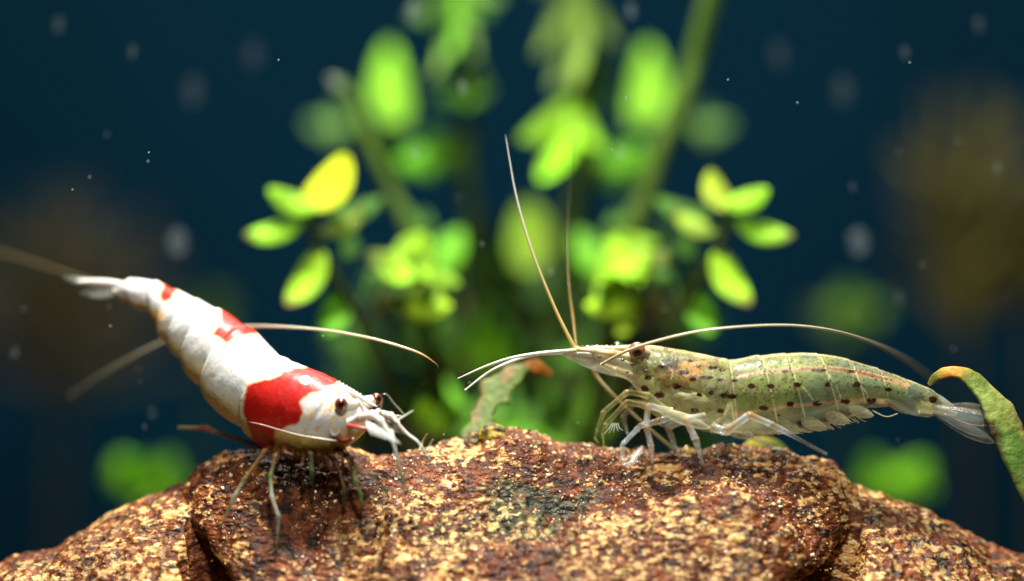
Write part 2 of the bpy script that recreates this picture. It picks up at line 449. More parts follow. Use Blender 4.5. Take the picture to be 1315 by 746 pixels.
LC = [(-200, 800), (-60, 745), (0, 722), (30, 709), (75, 700), (100, 682), (150, 656), (200, 634), (238, 622), (270, 616), (330, 625)]
side_rock(LC, np.linspace(-66, -25, 300), 6, 40, 'brown speckled rock sloping away below the tail of the red and white shrimp', 1)
RC = [(1000, 625), (1060, 617), (1095, 622), (1130, 632), (1190, 655), (1225, 672), (1265, 699), (1290, 706), (1315, 717), (1380, 745), (1500, 800)]
side_rock(RC, np.linspace(27, 66, 300), 6, 60, 'brown speckled rock sloping away below the tail of the spotted shrimp', -1)

# loose mineral grains stuck all over the rock
rng = np.random.default_rng(4)
gv = np.array([[1, 0, 0], [-1, 0, 0], [0, 1, 0], [0, -1, 0], [0, 0, 1], [0, 0, -1]], float)
gf = np.array([[0, 2, 4], [2, 1, 4], [1, 3, 4], [3, 0, 4], [2, 0, 5], [1, 2, 5], [3, 1, 5], [0, 3, 5]])
N = 6500
gx = rng.uniform(-31, 34, N); gd = rng.uniform(-15, 5, N)
keep = vnoise(np.stack([gx, gd, 0*gx], -1), 0.25, 77)+0.5*vnoise(np.stack([gx, gd, 0*gx], -1), 1.1, 78) > -0.25
gx, gd = gx[keep], gd[keep]; N = len(gx); gz = zrock(gx, gd)
rot = rng.normal(size=(N, 4)); rot /= np.linalg.norm(rot, axis=1)[:, None]
a, b, c, d_ = rot.T
R = np.stack([1-2*(c*c+d_*d_), 2*(b*c-d_*a), 2*(b*d_+c*a), 2*(b*c+d_*a), 1-2*(b*b+d_*d_), 2*(c*d_-b*a),
              2*(b*d_-c*a), 2*(c*d_+b*a), 1-2*(b*b+c*c)], -1).reshape(N, 3, 3)
sz = rng.uniform(0.07, 0.20, (N, 1, 1))*rng.choice([1, 1, 1, 1, 2.0], (N, 1, 1))
loc = gv[None]*rng.uniform(0.6, 1.3, (N, 6, 1))*[1, 0.8, 0.7]*sz
V = np.einsum('nij,nvj->nvi', R, loc)+np.stack([gx, gd, gz], -1)[:, None]
F = (gf[None]+6*np.arange(N)[:, None, None]).reshape(-1, 3)
pal = np.array([[0.70, 0.48, 0.20], [0.78, 0.66, 0.42], [0.55, 0.30, 0.10], [0.25, 0.09, 0.04], [0.10, 0.035, 0.02], [0.85, 0.80, 0.68], [0.30, 0.12, 0.06]])
gc = pal[rng.choice(len(pal), N, p=[.22, .16, .16, .15, .14, .05, .12])]
g = mesh_obj('mineral_grain', V.reshape(-1, 3), F, GRAIN, rock, np.repeat(gc, 6, 0), shade=False); g['kind'] = 'stuff'
# ------------------------------------------------------------------ lofted bodies
def loft(st, nl, na, relief=None, esup=0.92):
    """st rows: top x,y  bottom x,y  depth  half width(px). returns verts, faces, s, theta, mirrored index"""
    s = cr(st, nl); idx = np.linspace(0, len(st)-1, nl)
    top = np.array([P(a, b, d) for a, b, d in s[:, [0, 1, 4]]]); bot = np.array([P(a, b, d) for a, b, d in s[:, [2, 3, 4]]])
    cen = (top+bot)/2; up = (top-bot)/2
    tan = np.gradient(cen, axis=0)
    lat = np.cross(tan, up); lat /= np.linalg.norm(lat, axis=1)[:, None]+1e-9
    lat *= (s[:, 5]*U)[:, None]
    th = np.linspace(0, 2*np.pi, na, endpoint=False)
    S, T = np.meshgrid(idx, th, indexing='ij')
    cs, sn = np.cos(T), np.sin(T)
    cc = np.sign(cs)*np.abs(cs)**esup; ss = np.sign(sn)*np.abs(sn)**esup
    cc = cc*(1-0.14*np.clip(-sn, 0, 1))
    V = cen[:, None]+cc[..., None]*lat[:, None]+ss[..., None]*up[:, None]
    if relief is not None:
        dirv = V-cen[:, None]; dirv = dirv/(np.linalg.norm(dirv, axis=2)[..., None]+1e-9)
        V = V+dirv*(relief(S, T)*U)[..., None]
    V = V.reshape(-1, 3)
    F = [grid_faces(nl, na, True)]
    Vx = np.vstack([V, cen[0], cen[-1]]); n0 = len(V)
    j = np.arange(na); j2 = (j+1) % na
    F.append(np.stack([np.full(na, n0), j2, j, j], -1)); F.append(np.stack([np.full(na, n0+1), (nl-1)*na+j, (nl-1)*na+j2, (nl-1)*na+j2], -1))
    quads = F[0]
    faces = [tuple(f) for f in quads]+[(n0, int(b), int(a)) for a, b in zip(j, j2)]+[(n0+1, int((nl-1)*na+a), int((nl-1)*na+b)) for a, b in zip(j, j2)]
    mj = (na//2-j) % na
    mir = (np.arange(nl)[:, None]*na+mj[None]).ravel()
    return Vx, faces, S.ravel(), T.ravel(), mir
def poly_sd(px, py, poly):
    """signed distance to polygon, negative inside"""
    q = np.array(poly, float); n = len(q); d = np.full(px.shape, 1e9); ins = np.zeros(px.shape, bool)
    for i in range(n):
        a, b = q[i], q[(i+1) % n]; e = b-a
        t = np.clip(((px-a[0])*e[0]+(py-a[1])*e[1])/(e@e), 0, 1)
        d = np.minimum(d, np.hypot(px-a[0]-t*e[0], py-a[1]-t*e[1]))
        c = ((a[1] > py) != (b[1] > py)) & (px < (b[0]-a[0])*(py-a[1])/(b[1]-a[1]+1e-12)+a[0]); ins ^= c
    return np.where(ins, -d, d)
def line_d(px, py, pts):
    q = np.array(pts, float); d = np.full(px.shape, 1e9)
    for a, b in zip(q[:-1], q[1:]):
        e = b-a; t = np.clip(((px-a[0])*e[0]+(py-a[1])*e[1])/(e@e), 0, 1)
        d = np.minimum(d, np.hypot(px-a[0]-t*e[0], py-a[1]-t*e[1]))
    return d
def near_depth(V, px, py, r=4):
    a, b = proj(V); m = np.hypot(a-px, b-py) < r
    while not m.any(): r *= 1.5; m = np.hypot(a-px, b-py) < r
    return V[m, 1].min()
def lerp(c, new, f): return c*(1-f[:, None])+np.asarray(new)[None]*f[:, None]
def plate(name, base, tip, wpx, col, mat, parent, roll=0.0, bend=0.0, shape=0.8, thick=0.10, ribs=0, nu=22, nv=11, edge=None, blunt=0.7, sub=None):
    """flat-ish blade with thickness from base to tip (px,py,d)"""
    B = P(*base); T = P(*tip); a = T-B; L = np.linalg.norm(a); ah = a/L
    side = np.cross(ah, [0, 1, 0]); side /= np.linalg.norm(side); nrm = np.cross(side, ah)
    sd = side*math.cos(roll)+nrm*math.sin(roll); nn = np.cross(sd, ah)
    u = np.linspace(0, 1, nu); v = np.linspace(-1, 1, nv)
    prof = np.maximum(np.sin(np.pi*np.clip(u, 0.0, 1)**shape), 0)**blunt
    prof = np.maximum(prof, 0.03); wid = wpx*0.5*U*(1+base[2]/CAMD)
    Uu, Vv = np.meshgrid(u, v, indexing='ij')
    mid = B+Uu[..., None]*a+nn*(bend*L*np.sin(np.pi*Uu*0.9))[..., None]
    pos = mid+sd*(Vv*prof[:, None]*wid)[..., None]+nn*(0.18*wid*(Vv**2)*prof[:, None])[..., None]
    rb = 0.25*thick*np.cos(Vv*np.pi*ribs) if ribs else 0*Vv
    tk = thick*(1-0.6*np.abs(Vv)**3)+rb
    top = (pos+nn*tk[..., None]/2).reshape(-1, 3); bot = (pos-nn*tk[..., None]/2).reshape(-1, 3)
    n = len(top); F1 = grid_faces(nu, nv); F = [tuple(f) for f in F1]+[tuple(n+i for i in f[::-1]) for f in F1]
    for i in range(nu-1):
        F += [(i*nv, n+i*nv, n+(i+1)*nv, (i+1)*nv), ((i+1)*nv+nv-1, n+(i+1)*nv+nv-1, n+i*nv+nv-1, i*nv+nv-1)]
    F += [tuple(list(range(nv))+list(range(n+nv-1, n-1, -1)))[::-1]]
    F += [tuple(list(range((nu-1)*nv, nu*nv))+list(range(n+nu*nv-1, n+(nu-1)*nv-1, -1)))]
    c = np.tile(np.asarray(col, float), (n, 1))
    if edge is not None:
        e = np.maximum(smooth(0.78, 1.0, np.abs(Vv)), smooth(0.93, 1.0, Uu)).ravel(); c = lerp(c, edge, e)
    V = np.vstack([top, bot]); C = np.vstack([c, c])
    if sub is not None:
        C = sub(Uu.ravel(), Vv.ravel(), c); C = np.vstack([C, C])
    if name is None: return V, F, C
    return mesh_obj(name, V, F, mat, parent, C)

# ================================================================== red and white shrimp
red = empty('banded_shrimp', None, 'red and white banded shrimp leaning head down over the rock', 'shrimp', None)
RW = [  # top x,y bottom x,y depth halfwidth
 (146, 370, 146, 380, 11.0, 4), (153, 368, 152, 384, 10.8, 8), (164, 359, 160, 387, 10.4, 12), (180, 357.5, 176, 391, 9.9, 15), (200, 361, 190, 397, 9.2, 17),
 (222, 370, 203, 411, 8.4, 21), (247, 381, 209, 430, 7.5, 28), (270, 392, 221, 444, 6.7, 33), (295, 404, 236, 466, 5.7, 38),
 (322, 422, 254, 490, 4.6, 43), (345, 443, 276, 518, 3.2, 47), (371, 464, 308, 547, 1.4, 50), (394, 473, 338, 572, 0.0, 51),
 (416, 482, 370, 583, -1.2, 47), (434, 492, 402, 586, -2.2, 41), (448, 503, 430, 580, -2.9, 33), (460, 514, 450, 568, -3.4, 25), (470, 524, 466, 556, -3.8, 14), (474, 532, 472, 546, -4.0, 6)]
RB = [2.2, 4.15, 5.35, 6.5, 7.7, 9.1, 11.0]
def red_relief(S, T):
    sn = np.sin(T); side = np.clip(-sn+0.35, 0, 1)
    Sx = S+0.35*np.cos(T)**2*np.clip(1-np.abs(sn), 0, 1)*0+0.25*sn
    h = np.zeros_like(S)
    for a, b in zip(RB[:-1], RB[1:]):
        f = np.clip((Sx-a)/(b-a), 0, 1); m = (Sx >= a) & (Sx < b)
        amp = 2.2+1.8*(a-2)/9
        v = amp*(1-f)**1.4*smooth(0, 0.10, f)+side*(5.0*np.sin(np.pi*np.clip(f*1.05, 0, 1))**0.7)-1.2
        h = np.where(m, v, h)
    h = h+np.where(Sx >= RB[-1], 2.2*smooth(0, 0.12, Sx-RB[-1])*smooth(18, 15, S), 0)
    p = np.stack([S.ravel()*8, np.cos(T).ravel()*6, np.sin(T).ravel()*6], -1)
    h = h+0.55*fbm(p, 0.35, 3, 31).reshape(S.shape)
    # shallow groove behind the eye and along the gill cover
    h = h-1.0*np.exp(-((S-14.2-0.5*sn)/0.12)**2)*smooth(-0.9, -0.2, sn)*smooth(0.9, 0.3, sn)
    return h
V, F, S, T, mir = loft(RW, 400, 168, red_relief)
nb = len(S); px, py = proj(V[:nb]); px, py = px[np.where(np.cos(T) >= 0, np.arange(nb), mir)], py[np.where(np.cos(T) >= 0, np.arange(nb), mir)]
pm = np.stack([px, py, 0*px], -1); jit = 2.2*fbm(pm, 0.10, 4, 50)
col = np.tile(np.array([0.66, 0.655, 0.635]), (nb, 1)); sn = np.sin(T)
col = lerp(col, (0.74, 0.64, 0.22), 0.85*smooth(-0.25, -0.85, sn+0.12*fbm(pm, 0.03, 2, 5)))        # yellowish belly
col = lerp(col, (0.70, 0.36, 0.08), 0.8*smooth(16, 4, np.hypot(px-201, py-408)))
# lower gill cover: amber, see-through
low = smooth(0, 10, poly_sd(px, py, [(340, 540), (400, 556), (440, 561), (480, 556), (480, 480), (300, 430)])+0.4*jit)*smooth(330, 350, px)
col = lerp(col, (0.84, 0.56, 0.13), 0.9*low)
col = lerp(col, (0.36, 0.08, 0.02), 0.75*smooth(0.0, 0.6, fbm(pm, 0.035, 3, 8)+0.15)*low*smooth(566, 584, py))
RED = (0.46, 0.010, 0.006)
for poly in ([(313, 516), (318, 496), (330, 494), (345, 489), (366, 479), (385, 473), (400, 470), (412, 470), (440, 488), (434, 491), (413, 499), (397, 506), (385, 516), (388, 531), (382, 543), (366, 548), (354, 551), (352, 571), (340, 580), (324, 566), (315, 540)],
             [(286, 394), (312, 400), (330, 426), (306, 431), (290, 441), (284, 433), (275, 429), (284, 414)],
             [(206, 360), (228, 370), (220, 382), (211, 387), (206, 380), (210, 368)]):
    sd = poly_sd(px, py, poly)+jit*(1 if len(poly) > 10 else 0.5)
    col = lerp(col, (0.66, 0.40, 0.08), 0.75*smooth(3.6, 1.0, sd))
    col = lerp(col, RED, smooth(1.3, -1.2, sd))
col = lerp(col, (0.85, 0.82, 0.78), smooth(6.5, 4.5, np.hypot((px-392)/1.2, py-488)))
col = lerp(col, (0.30, 0.01, 0.01), 0.5*smooth(1.2, 0.5, line_d(px, py, [(352, 495), (360, 520), (368, 545)]))*0.7)
# thin dark edges between the shell rings
Sx = S+0.25*sn
for b in RB: col = lerp(col, (0.30, 0.26, 0.22), 0.30*np.exp(-((Sx-b-0.02)/0.05)**2)*smooth(-0.9, -0.3, sn))
col = lerp(col, (0.50, 0.48, 0.36), 0.35*smooth(160, 148, px))
fleck = np.stack([0.9*smooth(14.0, 14.6, S+0.6)*smooth(-0.85, -0.4, sn)*(poly_sd(px, py, [(300, 440), (440, 480), (382, 548), (300, 580)]) > 0), 0*S, 0*S], -1)
addc = lambda c: np.vstack([c, c[0], c[-1]])
body = mesh_obj('body', V, F, BAND, red, addc(np.clip(col, 0, 1)), {'Mask': addc(fleck)})
VR = V
# tail fan
WT = (0.62, 0.66, 0.62)
for bse, tp, wd, rl in (((157, 374, 10.4), (82, 356, 13.5), 11, 0.3), ((156, 377, 10.2), (102, 376, 12.5), 10, 0.2), ((157, 372, 11.2), (90, 357, 14.0), 9, 0.5), ((156, 378, 11), (112, 379, 13), 8, -0.3)):
    plate('tail_fan', bse, tp, wd, WT, GLASS, red, roll=rl, ribs=3, edge=(0.45, 0.62, 0.55), shape=1.3)
plate('telson', (164, 368, 10.4), (100, 360, 12.6), 12, (0.82, 0.82, 0.78), BAND, red, roll=0.4, thick=0.5, shape=0.6)
# rostrum with small teeth
parts = []
V1, F1 = tube_geo(np.array([P(*q) for q in cr([(412, 487, -1.6), (434, 495, -2.9), (456, 506, -3.9), (472, 516, -4.8), (484, 522, -5.4)], 30)]), np.interp(np.linspace(0, 1, 30), [0, .4, 1], [4*U, 4.2*U, 0.7*U]), 12)
parts.append((V1, F1, (0.84, 0.82, 0.76)))
for i in range(10):
    f = i/9; c = P(436+40*f, 490+24*f, -3.0-1.9*f)
    v, fc = ellipsoid_geo(c, 1.5*U, 0.6*U, 1.1*U, 6, 6); parts.append((v, fc, (0.88, 0.85, 0.75)))
mesh_obj('rostrum', *join(parts)[:2], LIMB, red, join(parts)[2])
# eyes on stalks
def eye(cx, cy, d, r, stalk, parent, base, pup, look, stalkcol, stalk_r):
    c = P(cx, cy, d); look = np.array(look, float); look /= np.linalg.norm(look)
    v, f = ellipsoid_geo(c, r*U, r*U, r*U*1.05, 22, 30)
    dt = (v-c)@look/(r*U)
    colr = lerp(np.tile(np.asarray(base, float), (len(v), 1)), pup, smooth(0.80, 0.93, dt))
    e = mesh_obj('eye', v, f, EYE, parent, colr)
    tube('eyestalk', stalk, stalk_r, stalkcol, LIMB, e, seg=14)
    return e
dn = near_depth(VR, 438, 519)
eye(438, 519, dn-0.35, 8.6, [(456, 520, dn+1.2), (449, 519, dn+0.4), (442, 519, dn-0.1)], red, (0.16, 0.035, 0.015), (0.012, 0.004, 0.003), (0.1, -1, 0.05), (0.84, 0.80, 0.68), [8, 8.2, 7])
eye(483, 513, -2.3, 8.4, [(464, 521, -3.3), (471, 517, -2.9), (479, 514, -2.6)], red, (0.16, 0.035, 0.015), (0.012, 0.004, 0.003), (0.5, -0.6, 0), (0.84, 0.80, 0.68), [9, 9, 7.5])
# face plates, feelers' bases
W1 = (0.84, 0.82, 0.74); GREY = (0.55, 0.55, 0.52)
parts = [leg_geo([(448, 542, -6), (463, 536, -6.6), (478, 533, -7.2), (489, 540, -7.6), (499, 556, -8)], [4.5, 6.0, 6.2, 4.6, 2.4], [W1]*5, 1.15)]
o = mesh_obj('antennule_base', *join(parts)[:2], LIMB, red, join(parts)[2])
parts = [leg_geo([(470, 534, -4.2), (486, 530, -4.8), (502, 534, -5.4), (512, 544, -5.8)], [4, 5.2, 5.0, 2.5], [W1]*4, 1.15)]
mesh_obj('antennule_base', *join(parts)[:2], LIMB, red, join(parts)[2])
plate('antennal_scale', (466, 541, -6.8), (506, 566, -8.0), 11, (0.85, 0.84, 0.78), THIN, red, roll=0.5, ribs=4, edge=(0.85, 0.85, 0.8))
plate('antennal_scale', (480, 536, -4.6), (524, 558, -5.6), 11, (0.60, 0.64, 0.58), THIN, red, roll=0.3, ribs=4, edge=(0.85, 0.85, 0.8))
tube('mouth_part', [(446, 546, -7.0), (462, 549, -7.5), (479, 552, -7.8)], [2.2, 2.4, 1.0], (0.62, 0.06, 0.04), LIMB, red)
tube('mouth_part', [(434, 540, dn+0.3), (427, 545, dn+0.1), (425, 553, dn-0.0), (428, 559, dn-0.1), (434, 557, dn-0.1), (436, 550, dn)], [2, 2.4, 2.6, 2.4, 2, 1.2], (0.58, 0.55, 0.46), LIMB, red, n=36)
tube('mouth_part', [(430, 560, -5), (442, 566, -6), (452, 562, -6.6)], [3.5, 3.5, 1.5], (0.30, 0.05, 0.02), LIMB, red)
for k in range(16):   # bristles under the scale
    f = k/15; x0 = 466+34*f; y0 = 550+12*f
    tube('bristle', [(x0+4, y0-10, -7.6), (x0+6, y0-1, -8.3), (x0+10+4*f, y0+8, -8.8)], [0.8, 0.6, 0.25], (0.8, 0.82, 0.78), HAIR, red, seg=5)
GRN = (0.16, 0.26, 0.14); PALE = (0.70, 0.74, 0.68)
tube('antennule', [(497, 553, -8), (506, 572, -8.4), (512, 598, -8.8), (517, 616, -9), (518, 632, -9.2)], [2.4, 2.2, 1.9, 1.6, 1.0], [PALE, PALE, GRN, GRN, GRN], HAIR, red)
tube('antennule', [(510, 543, -5.8), (523, 557, -6.2), (537, 568, -6.6), (552, 590, -7.0)], [2.4, 2.0, 1.6, 0.9], [(0.6, 0.4, 0.35), PALE, PALE, GRN], HAIR, red)
tube('antennule', [(507, 542, -5.4), (520, 534, -5.6), (531, 527, -5.8)], [1.6, 1.4, 1.0], PALE, HAIR, red)
tube('antennule', [(494, 540, -5), (505, 534, -5), (519, 534, -5.2), (505, 517, -5.4), (497, 507, -5.5), (491, 506, -5.6)], [1.2, 1.3, 1.2, 1.1, 0.9, 0.5], (0.30, 0.28, 0.20), HAIR, red)
tube('antennule', [(488, 540, -7.4), (489, 525, -7.5), (491, 511, -7.5)], [2, 1.3, 0.6], (0.55, 0.30, 0.2), HAIR, red)
# long feelers
def onbody(x, y, off=0.45): return (x, y, near_depth(VR, x, y, 4)-off)
tube('antenna', [(453, 562, near_depth(VR, 450, 562)-0.9), (446, 565, near_depth(VR, 446, 565)-0.6), onbody(432, 566), onbody(408, 563), onbody(385, 559), onbody(362, 553), onbody(342, 547), onbody(326, 543), (306, 541, 0.2)],
     [2.2, 2.2, 1.7, 1.4, 1.2, 1.0, 0.9, 0.7, 0.4], [(0.55, 0.50, 0.45)]*5+[(0.50, 0.36, 0.32)]*4, HAIR, red, n=70)
tube('antenna', [(478, 546, -3), (512, 520, -2), (545, 492, -1), (562, 474, 0), (556, 464, 0.5), (530, 450, 1), (470, 433, 2.2), (400, 422, 4), (325, 419, 9), (260, 424, 14), (212, 438, 17), (150, 470, 21), (90, 508, 26)],
     [0.2, 0.06, 0.06, 0.08, 0.6, 1.5, 1.6, 1.7, 1.9, 2.0, 2.2, 2.2, 1.2], [(0.02, 0.03, 0.01)]*4+[(0.45, 0.26, 0.08), (0.70, 0.48, 0.20), (0.75, 0.68, 0.45), (0.7, 0.66, 0.5), (0.6, 0.56, 0.42), (0.4, 0.38, 0.28), (0.38, 0.36, 0.26), (0.32, 0.30, 0.22), (0.25, 0.25, 0.18)], HAIR, red, n=140)
tube('antenna', [(468, 541, -1), (440, 530, 3), (380, 500, 9), (300, 440, 14), (210, 386, 18), (150, 371, 20), (84, 350, 25), (30, 333, 30), (-30, 316, 35)], [1.0, 1.1, 1.1, 1.1, 1.2, 1.3, 1.5, 1.8, 1.8], [(0.4, 0.3, 0.18)]*5+[(0.22, 0.17, 0.09), (0.18, 0.14, 0.07), (0.16, 0.12, 0.06), (0.15, 0.12, 0.06)], HAIR, red, n=100)
# walking legs
LR = (0.20, 0.075, 0.02); LG = (0.12, 0.20, 0.06); LW = (0.46, 0.48, 0.38); LB = (0.17, 0.14, 0.04)
def shrimp_leg(path, rad, cols, parent, mat, name='leg', **k):
    v, f, c = leg_geo(path, rad, cols, **k); return mesh_obj(name, v, f, mat, parent, c)
def ft(x, y): return (x, y, foot(x, y)-0.05)
shrimp_leg([(348, 574, 1), (328, 571, 1.5), (306, 565, 2.5), (264, 550, 4), (229, 549, 5)], [6, 5.5, 4.2, 4.0, 3.2], [LR, LR, (0.26, 0.30, 0.14), (0.34, 0.10, 0.04), (0.30, 0.40, 0.22)], red, WALK)
def mid(a, b, f, lift=0): return tuple(np.array(a)*(1-f)+np.array(b)*f+np.array([0, 0, lift]))
for path, rad, cols in (
    ([(352, 570, -1), (340, 580, -4), (313, 617, -8), (301, 638, -11), ft(283, 677)], [7, 6, 5, 4.6, 2.2], [LR, LR, LB, LW, LG]),
    ([(362, 572, -2), (354, 586, -6), (347, 611, -9), (349, 638, -12), (358, 664, -15), ft(355, 705)], [7, 6, 5, 4.6, 4.6, 2.0], [LR, LR, LG, LW, LW, LG]),
    ([(392, 576, -3), (399, 583, -7), (401, 606, -9), ft(402, 648)], [7, 6, 4.6, 2.4], [LR, LB, LG, LG]),
    ([(420, 580, -3), (432, 594, -6), (443, 629, -9), ft(439, 662)], [7, 5.5, 4.2, 2.2], [LR, LR, LB, LR]),
    ([(432, 576, -4), (448, 588, -7), (456, 618, -9), (464, 636, -10), ft(464, 662)], [6, 5, 4.4, 4.0, 2.0], [LR, LB, LG, LG, LB]),
    ([(440, 574, -4), (462, 607, -6), (484, 611, -7.5), ft(499, 638)], [5, 3.6, 3.4, 1.8], [LR, LB, LG, LG]),
    ([(385, 576, 2), (378, 592, 1), (372, 610, 0), ft(370, 640)], [6, 5, 4, 2], [LR, LR, LB, LB]),
    ([(412, 578, 2), (418, 595, 1), (420, 612, 0), ft(421, 630)], [6, 5, 4, 2], [LR, LR, LB, LB])):
    path = [(a, b, d if (i == len(path)-1 or d > -4) else -4+(d+4)*0.3) for i, (a, b, d) in enumerate(path)]
    shrimp_leg(path, np.array(rad)*0.62, cols, red, WALK)
# mouth limbs and leg roots under the chest
for x, y, x2, y2, r in ((365, 577, 372, 594, 5), (377, 578, 384, 604, 4.5), (388, 579, 390, 600, 5), (398, 580, 408, 606, 4.5), (408, 580, 412, 602, 5), (418, 580, 428, 606, 4.5), (427, 580, 436, 600, 5), (438, 575, 448, 592, 4.5)):
    rr = random.Random(int(x)); q = lambda: rr.uniform(-7, 7)
    shrimp_leg([(x, y-5, -2.5), (x+q()*0.4, y+6, -4-rr.random()), (x2+q(), y2-6+q(), -4.5+q()*0.2), (x2+2*q(), y2+q()*0.6, -5+q()*0.3)], [r*1.3, r, r*0.55, 1.2], [(0.30, 0.14, 0.03), (0.09, 0.025, 0.008), (0.09, 0.025, 0.008), (0.06, 0.03, 0.01)], red, WALK, name='leg_root', joint=1.05)

# ================================================================== spotted clear shrimp
am = empty('spotted_shrimp', None, 'translucent pale green shrimp with rows of dark spots standing on the rock', 'shrimp')
AD = 0.6
AM = [(796, 456, 797, 474, AD, 9), (803, 449, 804, 484, AD, 16), (815, 446, 815, 496, AD, 24), (835, 446, 830, 518, AD, 30), (855, 447.5, 846, 530, AD, 34), (880, 451.5, 866, 540, AD, 37), (905, 456.5, 892, 549, AD, 39),
      (928, 461, 920, 556, AD, 39), (946, 461.5, 946, 554, AD, 38), (970, 457.5, 974, 555, AD, 37), (998, 454.5, 1004, 553, AD, 36), (1025, 453.3, 1034, 549, AD, 34), (1056, 455, 1066, 541, AD, 32),
      (1086, 461, 1092, 533, AD, 28), (1114, 469.5, 1117, 522, AD, 24), (1138, 477, 1137, 520, AD, 20), (1160, 485.5, 1156, 529, AD, 17), (1182, 494.5, 1176, 533, AD, 15), (1198, 502, 1192, 535, AD, 12), (1206, 511, 1203, 531, AD, 8), (1210, 517, 1208, 527, AD, 3)]
AB = [7.75, 9.55, 10.75, 12.15, 13.5, 14.9, 19.2]
def am_relief(S, T):
    sn = np.sin(T); side = np.clip(-sn+0.2, 0, 1)
    Sx = S+0.30*sn
    h = np.zeros_like(S)
    for i, (a, b) in enumerate(zip(AB[:-1], AB[1:])):
        f = np.clip((Sx-a)/(b-a), 0, 1); m = (Sx >= a) & (Sx < b)
        v = (1.3*f**1.5)*smooth(1, 0.93, f)+(side*2.6*np.sin(np.pi*f)**0.8 if i < 5 else 0)
        h = np.where(m, v, h)
    h = h+np.where(Sx < AB[0], 1.4*smooth(0, -0.25, Sx-AB[0])*smooth(0.5, 2, S), 0)
    p = np.stack([S.ravel()*6, np.cos(T).ravel()*8, np.sin(T).ravel()*8], -1)
    return h+0.45*fbm(p, 0.3, 3, 44).reshape(S.shape)
V, F, S, T, mir = loft(AM, 520, 200, am_relief, 0.95)
nb = len(S); px, py = proj(V[:nb]); pm = np.stack([px, py, 0*px], -1); sn = np.sin(T)
rel = np.array([(x, ) for x in px])[:, 0]
col = np.tile(np.array([0.56, 0.58, 0.20]), (nb, 1)); al = np.full(nb, 0.37); dots = 0.85*smooth(-0.55, 0.1, sn+0.2*fbm(pm, 0.03, 2, 3))
dots = dots*np.where(px < 945, 0.8, 1)
col = lerp(col, (0.52, 0.50, 0.30), smooth(-0.2, -0.8, sn))
col = lerp(col, (0.30, 0.42, 0.38), 0.6*smooth(0.15, 0.5, fbm(pm, 0.02, 3, 12))*smooth(940, 980, px))
col = lerp(col, (0.58, 0.56, 0.36), 0.6*smooth(0.1, 0.5, fbm(pm, 0.05, 3, 13))*smooth(940, 900, px))
al = al-0.22*smooth(1150, 1185, px)*smooth(0.9, 0.3, sn)
CREAM = (0.90, 0.80, 0.50); ORG = (0.62, 0.27, 0.12)
def stripe(pts, wd, c, f, a=0.9):
    global col, al
    m = f*smooth(wd*1.3, wd*0.6, line_d(px, py, pts)+0.9*fbm(pm, 0.15, 3, 19)); col = lerp(col, c, m); al = np.maximum(al, m*a)
stripe([(948, 484), (985, 477), (1020, 474), (1063, 472.5), (1100, 478), (1140, 487), (1164, 495)], 4.2, (0.66, 0.38, 0.22), 0.85)
stripe([(946, 532), (980, 526), (1015, 521.5), (1050, 518.5), (1090, 514), (1128, 515), (1150, 524)], 3.0, (0.66, 0.34, 0.18), 0.85)
stripe([(1030, 474), (1063, 472.5), (1100, 478), (1135, 486)], 1.4, (0.42, 0.10, 0.05), 0.8)
# shell ring edges, drawn as thin pale lines
Sx = S+0.30*sn
for b in AB[:-1]:
    m = 0.95*np.exp(-((Sx-b)/0.045)**2)*smooth(-0.95, -0.6, sn); col = lerp(col, CREAM, m); al = np.maximum(al, m*0.95)
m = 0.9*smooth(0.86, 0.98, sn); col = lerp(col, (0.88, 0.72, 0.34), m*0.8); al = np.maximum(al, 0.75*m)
m = smooth(-0.93, -0.99, sn); col = lerp(col, CREAM, 0.6*m)
for ln, wd in (([(800, 484), (820, 500), (848, 518), (885, 540), (915, 553)], 1.6), ([(862, 498), (868, 506), (878, 511), (896, 509)], 1.3), ([(858, 470), (864, 478), (862, 487)], 1.2), ([(936, 520), (930, 535), (912, 548)], 2.2), ([(814, 470), (822, 490), (830, 508)], 1.0),
               ([(1024, 490), (1034, 500), (1045, 514)], 0.9), ([(1062, 478), (1074, 495), (1080, 512)], 0.9), ([(1102, 492), (1112, 503), (1116, 513)], 0.9)):
    stripe(ln, wd, CREAM, 0.9)
mott = smooth(0.05, 0.5, fbm(pm, 0.11, 4, 61))*smooth(955, 930, px); col = lerp(col, (0.30, 0.17, 0.06), 0.6*mott); col = lerp(col, (0.74, 0.68, 0.44), 0.7*smooth(0.2, 0.6, fbm(pm, 0.13, 4, 67))*smooth(955, 930, px))
m = 0.75*smooth(1.15, 0.7, np.hypot((px-882)/24, (py-477)/15)+0.35*fbm(pm, 0.06, 3, 23)); col = lerp(col, (0.70, 0.36, 0.12), m); al = np.maximum(al, 0.8*m)
m = 0.7*smooth(1.1, 0.7, np.hypot((px-861)/15, (py-466)/8)+0.35*fbm(pm, 0.08, 3, 24)); col = lerp(col, (0.12, 0.14, 0.14), m)
